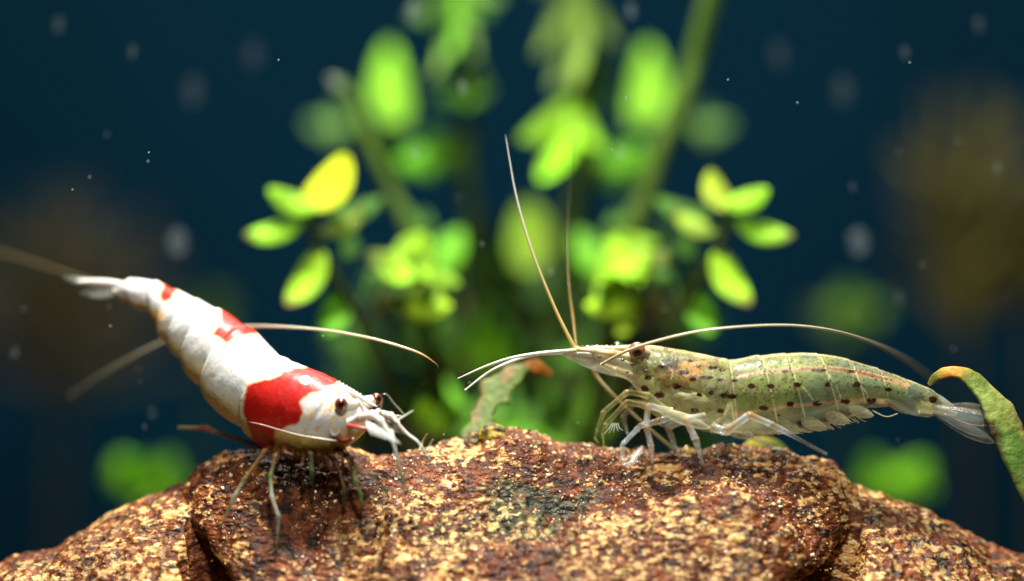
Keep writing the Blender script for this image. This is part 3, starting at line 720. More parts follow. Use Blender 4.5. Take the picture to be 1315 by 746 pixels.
SP = [(849, 470, 5, 2.5), (832, 485, 4.5, 2.8), (828, 499, 4.5, 3.5), (847, 507, 7, 4), (869, 496, 6, 4.2), (874, 479, 4, 3), (881, 478, 4, 2.6), (867, 461, 4, 2), (890, 487, 4.5, 2.8), (907, 485, 8.5, 2.4), (898, 507, 4, 3),
      (913, 505, 3.5, 3.2), (930, 508, 6, 2.8), (940, 509, 6.5, 2.8), (892, 527, 5, 3.4), (925, 528, 5, 3), (926, 488, 5, 2.4), (943, 489, 3.5, 2.4), (916, 472, 7, 2.4), (927, 475, 4, 2), (897, 470, 3.5, 2), (885, 463, 4, 1.8), (843, 525, 3, 3),
      (965, 496, 5, 3.3), (990, 496, 5, 3.3), (1024, 494, 5, 3.3), (1063, 494, 4.6, 3.2), (1100, 494, 5, 3.4), (1141, 500, 4.5, 3), (981, 524, 6.2, 3.4), (1015, 519, 5, 3.4), (1050, 518, 5.6, 3.6), (1086, 515.5, 5.8, 3.6), (1120, 514.7, 6.4, 3.2),
      (1028, 542.6, 3.2, 2.4), (1072, 537, 3, 2), (1008, 477, 4, 2.2), (1051, 475.6, 9, 2.2), (1092, 477, 6, 1.8), (1198, 513, 5.5, 4.4), (1000, 533, 2.4, 1.6), (952, 470, 3, 1.8), (975, 470, 3, 1.6)]
for x, y, a, b in SP:
    m = smooth(1.25, 0.75, np.hypot((px-x)/(a*1.08), (py-y)/(b*1.15))+0.18*fbm(pm, 0.25, 2, 29)); col = lerp(col, (0.050, 0.010, 0.005), m); al = np.maximum(al, m)
VA = V
mesh_obj('body', V, F, SPOT, am, addc(np.clip(col, 0, 1)), {'Mask': addc(np.stack([np.clip(al, 0, 1), dots, 0*al], -1))})
# what shows through the clear shell
def organ(name, x, y, rx, rz, ry, c, rough=0.25, seed=0):
    k = U; v, f = ellipsoid_geo(P(x, y, AD), rx*k, ry*k, rz*k, 20, 28, rough, seed); mesh_obj(name, v, f, ORGAN, am, c)
organ('organ', 885, 483, 38, 17, 16, (0.42, 0.22, 0.06), 0.3, 1); organ('organ', 854, 468, 20, 12, 18, (0.05, 0.06, 0.05), 0.3, 2)
organ('organ', 880, 515, 44, 18, 20, (0.36, 0.36, 0.18), 0.3, 3); organ('organ', 915, 498, 22, 26, 22, (0.18, 0.22, 0.12), 0.25, 4)
v, f, _, _, _ = loft([(946, 472, 948, 535, AD, 8), (975, 468, 980, 538, AD, 24), (1020, 465, 1028, 532, AD, 24), (1060, 467, 1066, 522, AD, 22), (1100, 477, 1104, 512, AD, 17), (1140, 488, 1140, 512, AD, 11), (1165, 497, 1163, 518, AD, 6)], 60, 32)
pv = proj(v); mesh_obj('muscle', v, f, ORGAN, am, lerp(np.tile(np.array([0.18, 0.26, 0.09]), (len(v), 1)), (0.06, 0.14, 0.11), smooth(0, 0.5, fbm(v, 0.35, 3, 3))))
# rostrum, eyes, front plates
TAN = (0.62, 0.56, 0.32); CLR = (0.60, 0.62, 0.46); BRN = (0.34, 0.16, 0.05)
parts = []
pp = cr([(850, 449, AD), (820, 446, AD), (796, 448, AD), (765, 447, AD), (738, 448, AD)], 40)
V1, F1 = tube_geo(np.array([P(*q) for q in pp]), np.interp(np.linspace(0, 1, 40), [0, .3, .75, 1], [4*U, 4.2*U, 3.0*U, 0.6*U]), 12, 0.55)
parts.append((V1, F1, TAN))
for i in range(16):
    x = 742+6.2*i; y = np.interp(x, [738, 765, 796, 820, 850], [446, 444, 445, 443, 446])
    v, fc = ellipsoid_geo(P(x, y, AD), 2.4*U, 0.7*U, 1.5*U, 6, 6); parts.append((v, fc, (0.30, 0.16, 0.05) if i % 2 else (0.75, 0.66, 0.36)))
V1, F1, C1 = join(parts); mesh_obj('rostrum', V1, F1, LIMB, am, C1)
dn = near_depth(VA, 820, 456)
eye(818, 450.5, dn-0.25, 11, [(832, 458, dn+1.0), (826, 454, dn+0.4), (820, 452, dn)], am, (0.30, 0.11, 0.06), (0.02, 0.006, 0.004), (0.0, -1, -0.25), (0.55, 0.46, 0.3), [9, 9, 9])
eye(793, 447, 3.4, 8, [(812, 454, 2.4), (804, 450, 2.9), (797, 448, 3.2)], am, (0.05, 0.10, 0.03), (0.01, 0.02, 0.01), (-0.6, -0.4, 0.3), (0.12, 0.2, 0.08), [7, 6, 6])
for dd, mt in ((-1.0, GLASS), (2.2, GLASS)):
    v, f, c = leg_geo([(815, 460, AD+dd), (786, 455, AD+dd*1.1), (762, 451, AD+dd*1.1), (742, 449.5, AD+dd), (722, 452, AD+dd*0.9)], [7, 6.5, 5.5, 4.2, 1.6], [TAN, (0.5, 0.36, 0.14), TAN, (0.5, 0.34, 0.12), CLR], 1.2)
    mesh_obj('antennule_base', v, f, LIMB, am, c)
    def sub(u, v, c): return lerp(lerp(c, (0.50, 0.22, 0.10), 0.85*np.exp(-((v+0.25)/0.18)**2)*smooth(0.2, 0.5, u)), (0.85, 0.86, 0.8), smooth(0.75, 1, np.abs(v)))
    plate('antennal_scale', (826, 480, AD+dd*1.5), (722, 454, AD+dd*1.3), 25, CLR, mt, am, roll=0.25, ribs=5, sub=sub, shape=0.75)
    v, f, c = leg_geo([(838, 492, AD+dd*1.8), (812, 483, AD+dd*1.9), (790, 476, AD+dd*1.9), (772, 467, AD+dd*1.8)], [8, 7, 5.5, 3], [TAN, (0.42, 0.38, 0.2), TAN, (0.5, 0.4, 0.2)], 1.15)
    mesh_obj('antenna_base', v, f, GLASS, am, c)
for x, y in ((812, 468), (800, 462), (782, 462), (830, 476), (806, 478), (770, 458)):
    v, f = ellipsoid_geo((P(x, y, AD-2.75)), 2.6*U, 0.9*U, 1.7*U, 8, 10); mesh_obj('pigment_spot', v, f, EYE, am, (0.13, 0.045, 0.02))
# feelers
WH = (0.80, 0.80, 0.72); OL = (0.42, 0.32, 0.10)
tube('antennule', [(738, 447, -0.4), (727, 426, 0), (710, 390, 0.5), (683, 322, 1), (663, 252, 1.6), (649, 173, 2.2)], [3.2, 2.6, 2.2, 1.7, 1.3, 0.6], [OL, (0.55, 0.42, 0.14), (0.65, 0.5, 0.2), (0.75, 0.66, 0.38), WH, WH], HAIR, am, n=80)
tube('antennule', [(740, 446, 2), (736, 410, 3.4), (731, 370, 5), (728, 310, 7), (731, 250, 9), (737, 176, 12)], [2.2, 2.4, 1.7, 0.9, 0.6, 0.3], [(0.26, 0.18, 0.05), (0.24, 0.17, 0.05), (0.16, 0.11, 0.03), (0.08, 0.065, 0.02), (0.04, 0.04, 0.015), (0.03, 0.03, 0.015)], HAIR, am, n=80)
tube('antennule', [(740, 450, -0.6), (722, 451, -0.8), (690, 454, -1), (655, 460, -1.2), (622, 471, -1.4), (588, 486, -1.6)], [2.8, 2.6, 2.4, 1.9, 1.5, 0.6], [TAN, WH, WH, WH, WH, WH], HAIR, am, n=60)
tube('antennule', [(740, 452, 0.8), (722, 453, 0.6), (690, 455, 0.2), (660, 463, -0.2), (628, 478, -0.6), (597, 501, -1)], [2.8, 2.6, 2.2, 2.2, 1.9, 1.0], [TAN, WH, WH, WH, WH, WH], HAIR, am, n=60)
tube('antenna', [(772, 468, -1.6), (800, 453, -3.2), (836, 440, -4.4), (895, 426, -5), (960, 419, -5), (1020, 418, -4), (1072, 425, -2), (1120, 440, 4), (1160, 460, 12), (1200, 488, 20)], [1.8, 2.0, 2.0, 1.8, 1.6, 1.6, 1.8, 2.2, 2.6, 2.4], [(0.55, 0.50, 0.32)]*2+[(0.66, 0.60, 0.42)]*2+[(0.62, 0.58, 0.40), (0.55, 0.52, 0.36), (0.45, 0.43, 0.30), (0.34, 0.33, 0.24), (0.26, 0.26, 0.19), (0.2, 0.2, 0.15)], HAIR, am, n=140)
tube('antenna', [(770, 470, 4.2), (762, 474, 4.6), (770, 488, 5), (792, 512, 5.6), (825, 543, 6.2), (860, 573, 7), (884, 592, 8)], [2.4, 2.4, 2.2, 1.9, 1.6, 1.4, 0.9], [(0.7, 0.62, 0.36)]*3+[(0.45, 0.40, 0.2)]*4, HAIR, am, n=80)
# walking legs: clear, with amber joints
LC_ = (0.72, 0.84, 0.88); AMB = (0.66, 0.40, 0.14); OLV = (0.24, 0.27, 0.09)
def cleg(path, rad, parent=am, base=LC_, mat=GLASS):
    out = [path[0]]; R_ = [rad[0]]; C_ = [TAN]
    for i in range(1, len(path)):
        a, b = np.array(out[-1]), np.array(path[i])
        L = np.linalg.norm((b-a)[:2]); e = min(0.3, 2.6/max(L, 1e-3))
        if i < len(path)-1:
            out += [tuple(a+(b-a)*(1-e)), tuple(b)]; R_ += [rad[i], rad[i]*1.08]; C_ += [base, AMB if base is not OLV else (0.5, 0.4, 0.16)]
        else:
            out += [tuple(a+(b-a)*0.12), tuple(b)]; R_ += [rad[i-1], rad[i]]; C_ += [base, base]
    v, f, c = leg_geo(out, np.array(R_)*0.86, C_, 1.06, 6); return mesh_obj('leg', v, f, mat, parent, c)
cleg([(858, 530, -2), (833, 508, -3), (806, 503, -3.6), (775, 529, -4), (767, 552, -4), (764, 563, -4), ft(769, 569)], [6, 5, 4.6, 4, 2.6, 2, 1.2], base=OLV)
cleg([(850, 534, -1.6), (828, 521, -2.2), (805, 516, -2.6), (778, 545, -3), (774, 558, -3), ft(776, 578)], [6, 5, 4.6, 4, 2.6, 1.2], base=OLV)
cleg([(862, 530, 2.5), (838, 522, 3), (815, 516, 3.4), (800, 535, 3.4), (806, 558, 3)], [6, 5, 4.6, 5, 2], base=(0.42, 0.46, 0.34))
cleg([(862, 528, -2.6), (832, 521, -4), (830, 547, -4.4), (836, 573, -4.6), ft(838, 596)], [6, 5.4, 5, 4.6, 2.2])
c3 = cleg([(872, 532, -1.5), (848, 540, -2.4), (822, 547, -3), (800, 570, -3.6)], [6, 5.4, 4.6, 4])
# broad clear hand of the feeding leg
plate('claw', (798, 568, -3.6), (802, 600, -4.2), 8, (0.74, 0.78, 0.74), THIN, c3, ribs=3, edge=(0.9, 0.9, 0.86), roll=0.3)
plate('claw', (826, 572, -3.2), (805, 600, -4.2), 9, (0.74, 0.78, 0.74), THIN, c3, ribs=3, edge=(0.9, 0.9, 0.86), roll=-0.3)
plate('claw', (800, 597, -4.2), (822, 592, -4.0), 5, (0.74, 0.76, 0.7), THIN, c3, ribs=2, edge=(0.9, 0.9, 0.86), roll=0.2)
for k in range(5): tube('bristle', [(786+2*k, 543, -3.2), (783+3*k, 549, -3.4), (776+6*k, 557-k, -3.6)], [0.45, 0.35, 0.2], WH, HAIR, c3, seg=5)
cleg([(905, 535, -2.6), (881, 538, -3.4), (893, 564, -4), ft(903, 597)], [7, 6, 5.6, 2.8])
cleg([(880, 536, 2.5), (858, 549, 3.2), (863, 563, 3.4), ft(871, 583)], [6, 5.4, 4.8, 2.6])
cleg([(915, 548, -2.6), (932, 554, -3.4), (962, 533, -4.2), (991, 545, -4.2), ft(1061, 583)], [8, 7, 6, 4.8, 2.4])
cleg([(925, 550, 2.5), (949, 559, 3), (965, 561, 3.2), ft(1008, 580)], [6, 5, 4.6, 2.2])
plate('leg_root', (838, 523, -3.0), (912, 550, -3.2), 15, (0.66, 0.66, 0.46), GLASS, am, thick=0.7, roll=0.2, edge=CREAM, shape=1.2)
plate('leg_root', (846, 545, 0), (885, 540, -1.5), 14, (0.62, 0.68, 0.60), THIN, am, thick=0.4)
# swimmerets and fringe
for x, y, L, wd in ((972, 546, 34, 16), (1004, 545, 34, 17), (1036, 541, 34, 17), (1068, 534, 32, 17), (1098, 526, 32, 15)):
    for dd in (-1.7, 2.4):
        plate('swimmeret', (x-8, y-2, AD+dd), (x+L-8, y+(9 if x < 1060 else 8), AD+dd*1.1), wd, (0.56, 0.56, 0.34), THIN, am, roll=0.2, ribs=4, edge=(0.75, 0.66, 0.4))
for k in range(46):
    f = k/45; x = 935+165*f; y = np.interp(x, [935, 990, 1040, 1100], [554, 556, 552, 538]); L = random.uniform(5, 13)
    tube('bristle', [(x, y-3, AD-1.5), (x+L*0.6, y+1, AD-1.6), (x+L*1.3, y+random.uniform(1, 4), AD-1.6)], [0.7, 0.5, 0.25], (0.62, 0.50, 0.24), HAIR, am, seg=5, n=6)
tube('bristle', [(1120, 527, AD-1), (1138, 535, AD-1.2), (1153, 531, AD-1)], [0.9, 0.8, 0.6], CREAM, HAIR, am)
# tail
plate('telson', (1186, 505, AD), (1227, 524, AD), 15, (0.55, 0.60, 0.48), GLASS, am, roll=0.3, thick=0.5, edge=(0.85, 0.8, 0.6), shape=0.6)
for bse, tp, wd, rl, dz in (((1196, 521, -0.4), (1288, 540, -2.0), 27, 0.3, 0), ((1196, 523, 1.2), (1280, 534, 2.6), 24, -0.3, 0), ((1196, 527, -0.6), (1284, 560, -1.6), 22, 0.2, 0), ((1194, 529, 0.6), (1278, 569, 0.8), 17, 0.1, 0)):
    def sub(u, v, c): return lerp(lerp(c, (0.66, 0.34, 0.16), 0.75*np.exp(-((v-0.35)/0.16)**2)), (0.62, 0.55, 0.36), smooth(0.8, 1, np.abs(v)))
    plate('tail_fan', bse, tp, wd, (0.26, 0.34, 0.33), THIN, am, roll=rl, ribs=5, sub=sub, shape=1.35, nu=30, nv=17)
v, f, c = leg_geo([(1180, 522, AD), (1196, 524, AD), (1214, 528, AD), (1228, 532, AD)], [10, 8, 6, 3], [TAN, CREAM, TAN, CREAM], 1.1); mesh_obj('tail_root', v, f, GLASS, am, c)
# ================================================================== plants
def stem(parent, path, r, c0, c1=None, name='stem', mat=None):
    n = len(path); c1 = c0 if c1 is None else c1
    return tube(name, path, np.linspace(r[0], r[1], n) if np.ndim(r) else [r]*n, [np.array(c0)*(1-i/(n-1))+np.array(c1)*i/(n-1) for i in range(n)], mat or LEAF, parent, n=12*n, seg=10)
def leaf(parent, base, tip, wpx, col, roll=0.5, bend=0.12, shape=0.85, tipcol=None, anchor=None, blunt=0.6, mat=None):
    def sub(u, v, c):
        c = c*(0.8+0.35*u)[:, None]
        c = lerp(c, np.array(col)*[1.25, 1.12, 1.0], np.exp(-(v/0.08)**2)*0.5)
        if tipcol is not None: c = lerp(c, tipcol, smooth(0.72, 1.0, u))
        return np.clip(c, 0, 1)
    L_ = math.hypot(tip[0]-base[0], tip[1]-base[1]); tip = (tip[0], tip[1], tip[2]-0.55*(tip[1]-base[1])*U)     # blades turn their upper face to the lamp
    roll = abs(roll)*(1 if tip[0] >= base[0] else -1)
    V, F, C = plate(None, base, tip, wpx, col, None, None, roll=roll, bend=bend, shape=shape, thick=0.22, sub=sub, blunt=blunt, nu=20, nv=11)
    if anchor is not None:      # leaf stalk back to the stem
        a, b = P(*anchor), P(*base)
        tv, tf = tube_geo(np.array([a*(1-t)+b*t for t in np.linspace(0, 1.06, 8)]), np.full(8, 2.2*U*(1+base[2]/CAMD)), 8)
        V, F, C = join([(V, F, C), (tv, tf, np.array(col)*0.5)])
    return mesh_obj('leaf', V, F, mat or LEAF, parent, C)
def leafc(parent, base, tip, wpx, col, roll=0.5, anchor=None, seed=None, **k):
    """a small whorl: one main leaf and shorter neighbours"""
    r = random.Random(int(abs(base[0]*7+tip[1]*13+tip[0])))
    bx, by, bd = base; dx, dy = tip[0]-bx, tip[1]-by
    leaf(parent, base, tip, wpx*0.70, col, roll, anchor=anchor, **k)
    for sg in (-1, 1):
        a = sg*r.uniform(0.45, 1.0); f = r.uniform(0.5, 0.8); c, s_ = math.cos(a)*f, math.sin(a)*f
        ox, oy = dx*0.12*r.random(), dy*0.12*r.random()
        cc = tuple(np.array(col)*r.uniform(0.45, 0.95))
        leaf(parent, (bx+ox, by+oy, bd+r.uniform(-1, 3)), (bx+ox+dx*c-dy*s_, by+oy+dx*s_+dy*c, tip[2]+r.uniform(-3, 6)), wpx*r.uniform(0.42, 0.6), cc, roll, anchor=anchor, **k)
YEL = (0.76, 0.88, 0.04); LIM = (0.38, 0.76, 0.04); GR = (0.17, 0.50, 0.03); DG = (0.08, 0.22, 0.025); DK = (0.03, 0.09, 0.016); BR = (0.10, 0.06, 0.02)
STEMC = (0.05, 0.075, 0.02)
MX = 2*666
def near_plant(flip, label):
    f = (lambda x: MX-x) if flip else (lambda x: x)
    q = lambda x, y, d: (f(x), y, d)
    s = -1 if flip else 1
    o = empty('stem_plant', None, label, 'water plant', 'leafy plants close behind the rock')
    D0 = 33
    stem(o, [q(540, 1560, D0+40), q(535, 900, D0+20), q(512, 560, D0+6), q(470, 430, D0+3), q(432, 360, D0+1), q(408, 318, D0), q(398, 285, D0), q(397, 270, D0)], (9, 5), STEMC)
    A = q(400, 290, D0)
    if not flip:
        leaf(o, q(392, 270, D0-1), q(444, 194, D0-2), 60, YEL, 0.55*s, anchor=A)
        leaf(o, q(405, 270, D0-2), q(344, 241, D0-3), 34, LIM, 0.5*s, anchor=A)
    else:
        leaf(o, q(400, 266, D0-2), q(345, 242, D0-3), 34, LIM, 0.5*s, anchor=A)
        leaf(o, q(396, 272, D0-1), q(418, 216, D0), 40, (0.45, 0.60, 0.05), 0.5*s, anchor=A)
    leaf(o, q(388, 284, D0-1), q(312, 301, D0-2), 34, LIM, 0.6*s, tipcol=(0.20, 0.16, 0.06), anchor=A)
    leaf(o, q(414, 300, D0), q(468, 268, D0+2), 30, (0.32, 0.50, 0.05), 0.5*s, tipcol=BR, anchor=A)
    leaf(o, q(420, 278, D0+3), q(492, 252, D0+5), 34, DG, 0.6*s, anchor=A)
    leaf(o, q(412, 318, D0), q(368, 390, D0-1), 44, (0.42, 0.74, 0.04), 0.5*s, tipcol=(0.26, 0.22, 0.05), anchor=q(408, 318, D0))
    leaf(o, q(430, 372, D0+3), q(420, 428, D0+2), 46, GR, 0.4*s, anchor=q(432, 360, D0+1))
    leaf(o, q(446, 332, D0+8), q(448, 300, D0+8), 26, DG, 0.4*s, anchor=q(432, 360, D0+1))
    leaf(o, q(470, 350, D0+6), q(520, 352, D0+4), 26, DG, 0.7*s, anchor=q(455, 400, D0+2))
    leaf(o, q(500, 340, D0+2), q(474, 322, D0+2), 26, (0.22, 0.30, 0.05), 0.5*s, anchor=q(470, 430, D0+3))
    return o
near_plant(False, 'bright leafy water plant with a large yellow-green top leaf')
near_plant(True, 'bright leafy water plant with a forked pair of small top leaves')
def cluster(flip, label):
    f = (lambda x: MX-x) if flip else (lambda x: x)
    q = lambda x, y, d: (f(x), y, d); s = -1 if flip else 1; D0 = 38
    o = empty('stem_plant', None, label, 'water plant', 'dense leaf tufts behind the rock')
    stem(o, [q(590, 1560, D0+50), q(585, 900, D0+25), q(572, 560, D0+10), q(556, 450, D0+6), q(540, 380, D0+4), q(525, 330, D0+3), q(518, 300, D0+3)], (9, 6), STEMC)
    A = q(532, 352, D0+4)
    leafc(o, q(548, 300, D0-2), q(508, 362, D0-4), 56, (0.42, 0.80, 0.04), 0.5*s, anchor=A)
    leafc(o, q(494, 324, D0-3), q(550, 350, D0-5), 46, (0.46, 0.82, 0.05), 0.5*s, anchor=A)
    leafc(o, q(510, 386, D0-2), q(578, 392, D0-6), 48, (0.58, 0.86, 0.05), 0.5*s, anchor=q(540, 380, D0+4))
    leafc(o, q(556, 340, D0-1), q(566, 394, D0-3), 32, (0.32, 0.60, 0.05), 0.4*s, anchor=q(540, 380, D0+4))
    leafc(o, q(540, 345, D0+16), q(592, 290, D0+22), 80, GR, 0.5*s, anchor=A)
    leafc(o, q(548, 330, D0+18), q(598, 350, D0+24), 60, (0.12, 0.32, 0.03), -0.4*s, anchor=A)
    leafc(o, q(540, 300, D0+15), q(522, 262, D0+22), 40, DG, 0.4*s, anchor=q(525, 330, D0+3))
    leafc(o, q(500, 380, D0+6), q(478, 400, D0+8), 40, (0.10, 0.11, 0.02), 0.4*s, anchor=q(540, 380, D0+4), tipcol=BR)
    return o
cluster(False, 'tuft of rounded lime leaves close to the head of the red and white shrimp')
cluster(True, 'tuft of rounded lime leaves above the rostrum of the spotted shrimp')

def tall(flip, path, r, label, leaves, D0):
    o = empty('tall_stem_plant', None, label, 'water plant', 'tall stems behind the rock')
    stem(o, path, r, (0.10, 0.16, 0.03), (0.15, 0.30, 0.05))
    P_ = np.array(path)
    for (bx, by, bd), (tx, ty, td), wd, c, rl in leaves:
        i = np.argmin(np.hypot(P_[:, 0]-bx, P_[:, 1]-by)); cand = P_[i]
        j = i+1 if i+1 < len(P_) else i-1
        a, b = P_[i], P_[j]; e = b-a; t = np.clip(((bx-a[0])*e[0]+(by-a[1])*e[1])/(e[0]**2+e[1]**2), 0, 1)
        (leaf if wd == 50 else leafc)(o, (bx, by, bd), (tx, ty, td), wd, c, rl, anchor=tuple(a+e*t))
    for k in range(1, len(path)-1):    # joints of the stem
        x, y, d = path[k]
        if -50 < y < 600:
            v, f = ellipsoid_geo(P(x, y, d), r[0]*0.9*U*(1+d/CAMD), r[0]*0.9*U*(1+d/CAMD), r[0]*0.5*U*(1+d/CAMD), 10, 12, 0.1); mesh_obj('stem_node', v, f, LEAF, o, (0.13, 0.12, 0.03))
    return o
D1 = 56
tall(False, [(640, 1600, 90), (610, 900, 64), (560, 480, D1+4), (528, 310, D1), (500, 240, D1), (470, 178, D1), (452, 130, D1), (432, 104, D1)], (11, 8), 'leaning green stem with its cut end beside an oval leaf',
     [((510, 160, D1+34), (502, 50, D1+44), 50, (0.28, 0.64, 0.03), 0.3), ((456, 160, D1+40), (392, 152, D1+54), 52, (0.20, 0.42, 0.10), 0.45), ((490, 170, D1+16), (520, 232, D1+30), 60, DG, 0.5), ((436, 106, D1-1), (424, 102, D1-3), 18, (0.30, 0.36, 0.25), 0.4)], D1)
tall(True, [(700, 1600, 90), (735, 900, 64), (780, 480, D1+4), (808, 310, D1), (828, 255, D1), (850, 190, D1), (877, 125, D1), (895, 65, D1), (915, -10, D1-2), (935, -90, D1-4)], (14, 13), 'thick straight green stem leaning beside an oval leaf',
     [((824, 160, D1+34), (830, 50, D1+44), 50, (0.28, 0.64, 0.03), -0.3), ((878, 160, D1+40), (942, 154, D1+54), 52, (0.20, 0.42, 0.10), -0.45), ((840, 200, D1+18), (756, 214, D1+36), 56, GR, 0.4)], D1)
D2 = 78
tall(False, [(640, 1600, 130), (630, 900, 100), (612, 400, D2+6), (600, 200, D2), (604, 120, D2), (596, 60, D2), (590, -10, D2), (585, -80, D2)], (10, 8), 'upright blurred green stem with hanging narrow leaves at the top of the tank',
     [((604, 100, D2), (560, 130, D2-4), 40, GR, 0.5), ((602, 118, D2-2), (622, 92, D2-6), 44, (0.16, 0.34, 0.05), 0.4), ((594, -30, D2+2), (612, 72, D2), 36, (0.16, 0.32, 0.06), 0.4), ((586, -20, D2-2), (578, 70, D2-4), 26, GR, 0.3), ((588, -30, D2), (552, 100, D2-6), 22, (0.18, 0.34, 0.05), 0.3),
      ((600, 200, D2+4), (545, 170, D2+2), 60, GR, 0.4), ((600, 195, D2+4), (512, 205, D2+2), 50, (0.2, 0.62, 0.03), 0.4), ((590, -20, D2), (530, 22, D2-10), 26, DG, 0.5)], D2)
tall(True, [(680, 1600, 130), (690, 900, 100), (716, 400, D2+6), (745, 240, D2), (742, 140, D2), (748, 60, D2), (744, -10, D2), (746, -80, D2)], (14, 16), 'broad blurred green stem beside a bright drooping leaf',
     [((742, 120, D2-8), (694, 226, D2-16), 54, (0.38, 0.82, 0.03), 0.4), ((744, -30, D2-4), (735, 110, D2-6), 40, (0.20, 0.34, 0.05), 0.3), ((760, 215, D2+2), (826, 186, D2), 56, GR, -0.5), ((748, 40, D2+8), (708, 112, D2+8), 34, (0.18, 0.30, 0.06), 0.3), ((744, -40, D2+4), (690, 70, D2+10), 44, (0.10, 0.18, 0.05), 0.4), ((748, 60, D2+4), (786, 150, D2+10), 60, DK, 0.3)], D2)
D3 = 82
o = empty('broad_leaf_plant', None, 'pale green upright oval leaf standing behind the white feeler', 'water plant')
stem(o, [(672, 1600, 120), (668, 900, 100), (668, 520, D3+4), (672, 400, D3), (676, 352, D3)], (9, 6), STEMC)
leaf(o, (676, 350, D3), (676, 256, D3-3), 60, (0.36, 0.60, 0.06), 0.3, anchor=(672, 380, D3))
leaf(o, (655, 430, D3), (622, 392, D3-8), 30, DG, 0.5, anchor=(670, 440, D3))
leafc(o, (640, 478, D3+2), (616, 408, D3-6), 58, (0.34, 0.74, 0.04), 0.4, anchor=(669, 500, D3))
leaf(o, (690, 470, D3+10), (728, 400, D3+16), 60, DK, 0.4, anchor=(669, 500, D3))
o = empty('broad_leaf_plant', None, 'low green leaves just behind the rock between the two shrimp', 'water plant')
stem(o, [(640, 1500, 60), (628, 800, 46), (618, 620, 40), (604, 560, 38)], (8, 6), STEMC)
for b, t, wd, c in (((570, 556, 38), (540, 512, 34), 44, LIM), ((604, 545, 42), (566, 476, 48), 50, GR), ((600, 560, 40), (560, 520, 44), 40, DG), ((622, 560, 44), (700, 552, 40), 36, GR), ((640, 560, 50), (716, 500, 56), 44, DG), ((610, 560, 40), (640, 500, 46), 40, (0.12, 0.30, 0.03))):
    leafc(o, b, t, wd, c, 0.5, anchor=(610, 580, 39))
o = empty('broad_leaf_plant', None, 'blurred green leaves below the rostrum of the spotted shrimp', 'water plant')
stem(o, [(760, 1500, 80), (744, 800, 66), (735, 620, 60), (722, 520, 58), (716, 470, 58)], (12, 10), (0.06, 0.14, 0.02))
for b, t, wd, c in (((735, 560, 60), (768, 472, 56), 54, (0.14, 0.34, 0.03)), ((724, 548, 56), (690, 500, 52), 40, DG), ((740, 570, 52), (790, 545, 48), 46, (0.14, 0.28, 0.03)), ((720, 470, 58), (764, 420, 66), 50, DG), ((735, 580, 50), (670, 556, 46), 34, (0.16, 0.40, 0.04))):
    leafc(o, b, t, wd, c, 0.5, anchor=(728, 560, 59))
# thicket behind, its shade painted into dark brown-green leaf colours: one plant after another
k = 0
for sx, lab in ((500, 'shade-toned olive bush behind the head of the red and white shrimp'), (590, 'shade-toned olive bush behind the low green leaves'), (690, 'shade-toned brownish bush in the middle of the plants'), (790, 'shade-toned olive bush behind the legs of the spotted shrimp'), (870, 'shade-toned olive bush above the back of the spotted shrimp')):
    o = empty('shade_toned_bush', None, lab, 'water plant', 'shade-toned bushes at the back')
    r = random.Random(sx); ptop = (sx+r.uniform(-20, 20), 330 if 560 < sx < 800 else 390, 100)
    stem(o, [(sx*0.7+200, 1500, 130), (sx, 800, 112), (sx, 560, 104), (ptop[0], ptop[1], 100)], (9, 5), (0.02, 0.022, 0.010))
    for i in range(30):
        t = r.random(); y0 = 600-t*(600-ptop[1]); x0 = sx+r.uniform(-6, 6); ang = r.uniform(0, 2*math.pi); L = r.uniform(55, 95)
        c = [DK, (0.05, 0.13, 0.02), (0.07, 0.06, 0.018), (0.08, 0.22, 0.025)][r.randrange(4)]
        b = (x0+0.25*L*math.cos(ang), y0-0.2*L*math.sin(ang), 100+r.uniform(-8, 8))
        leaf(o, b, (x0+L*math.cos(ang), y0-L*(0.35+0.5*abs(math.sin(ang)))*(1 if r.random() < .75 else -1), 100+r.uniform(-16, 16)), r.uniform(26, 46), c, r.uniform(-0.7, 0.7), anchor=(sx, y0, 102), mat=DULL)
# far green sprigs, strongly out of focus
def sprig(label, x, y, d, lv, group):
    o = empty('leaf_sprig', None, label, 'water plant', group)
    stem(o, [(x+(CX-x)*0.3, 1500, d+10), (x, 900, d+4), (x, y+70, d), (x, y, d)], (6, 4), (0.03, 0.06, 0.015))
    for dx, dy, wd, c in lv: leafc(o, (x+0.12*dx, y+0.12*dy, d), (x+dx, y+dy, d-4), wd, c, 0.5, anchor=(x, y+8, d))
    return o
LG_ = (0.26, 0.66, 0.02)
sprig('blurred lime sprig above the sloping rock on the banded shrimp side', 190, 632, 105, [(-42, -44, 60, LG_), (34, -46, 56, LG_), (0, 18, 50, (0.16, 0.4, 0.03)), (60, -8, 40, DG)], 'far sprigs')
sprig('blurred lime sprig above the sloping rock on the spotted shrimp side', 1148, 632, 105, [(-34, -46, 58, LG_), (44, -40, 58, LG_), (0, 18, 50, (0.16, 0.4, 0.03)), (-56, -6, 40, DG)], 'far sprigs')
sprig('faint green sprig behind the back of the banded shrimp', 262, 410, 150, [(-40, -24, 44, (0.05, 0.10, 0.02)), (36, -34, 44, (0.06, 0.13, 0.02)), (30, 22, 44, (0.05, 0.10, 0.02))], 'faint sprigs')
sprig('faint green sprig behind the arched feeler of the spotted shrimp', 1085, 415, 140, [(-50, -20, 46, (0.07, 0.13, 0.03)), (8, -48, 60, (0.15, 0.34, 0.04)), (52, -24, 48, (0.11, 0.24, 0.03)), (10, 24, 46, (0.06, 0.12, 0.02))], 'faint sprigs')
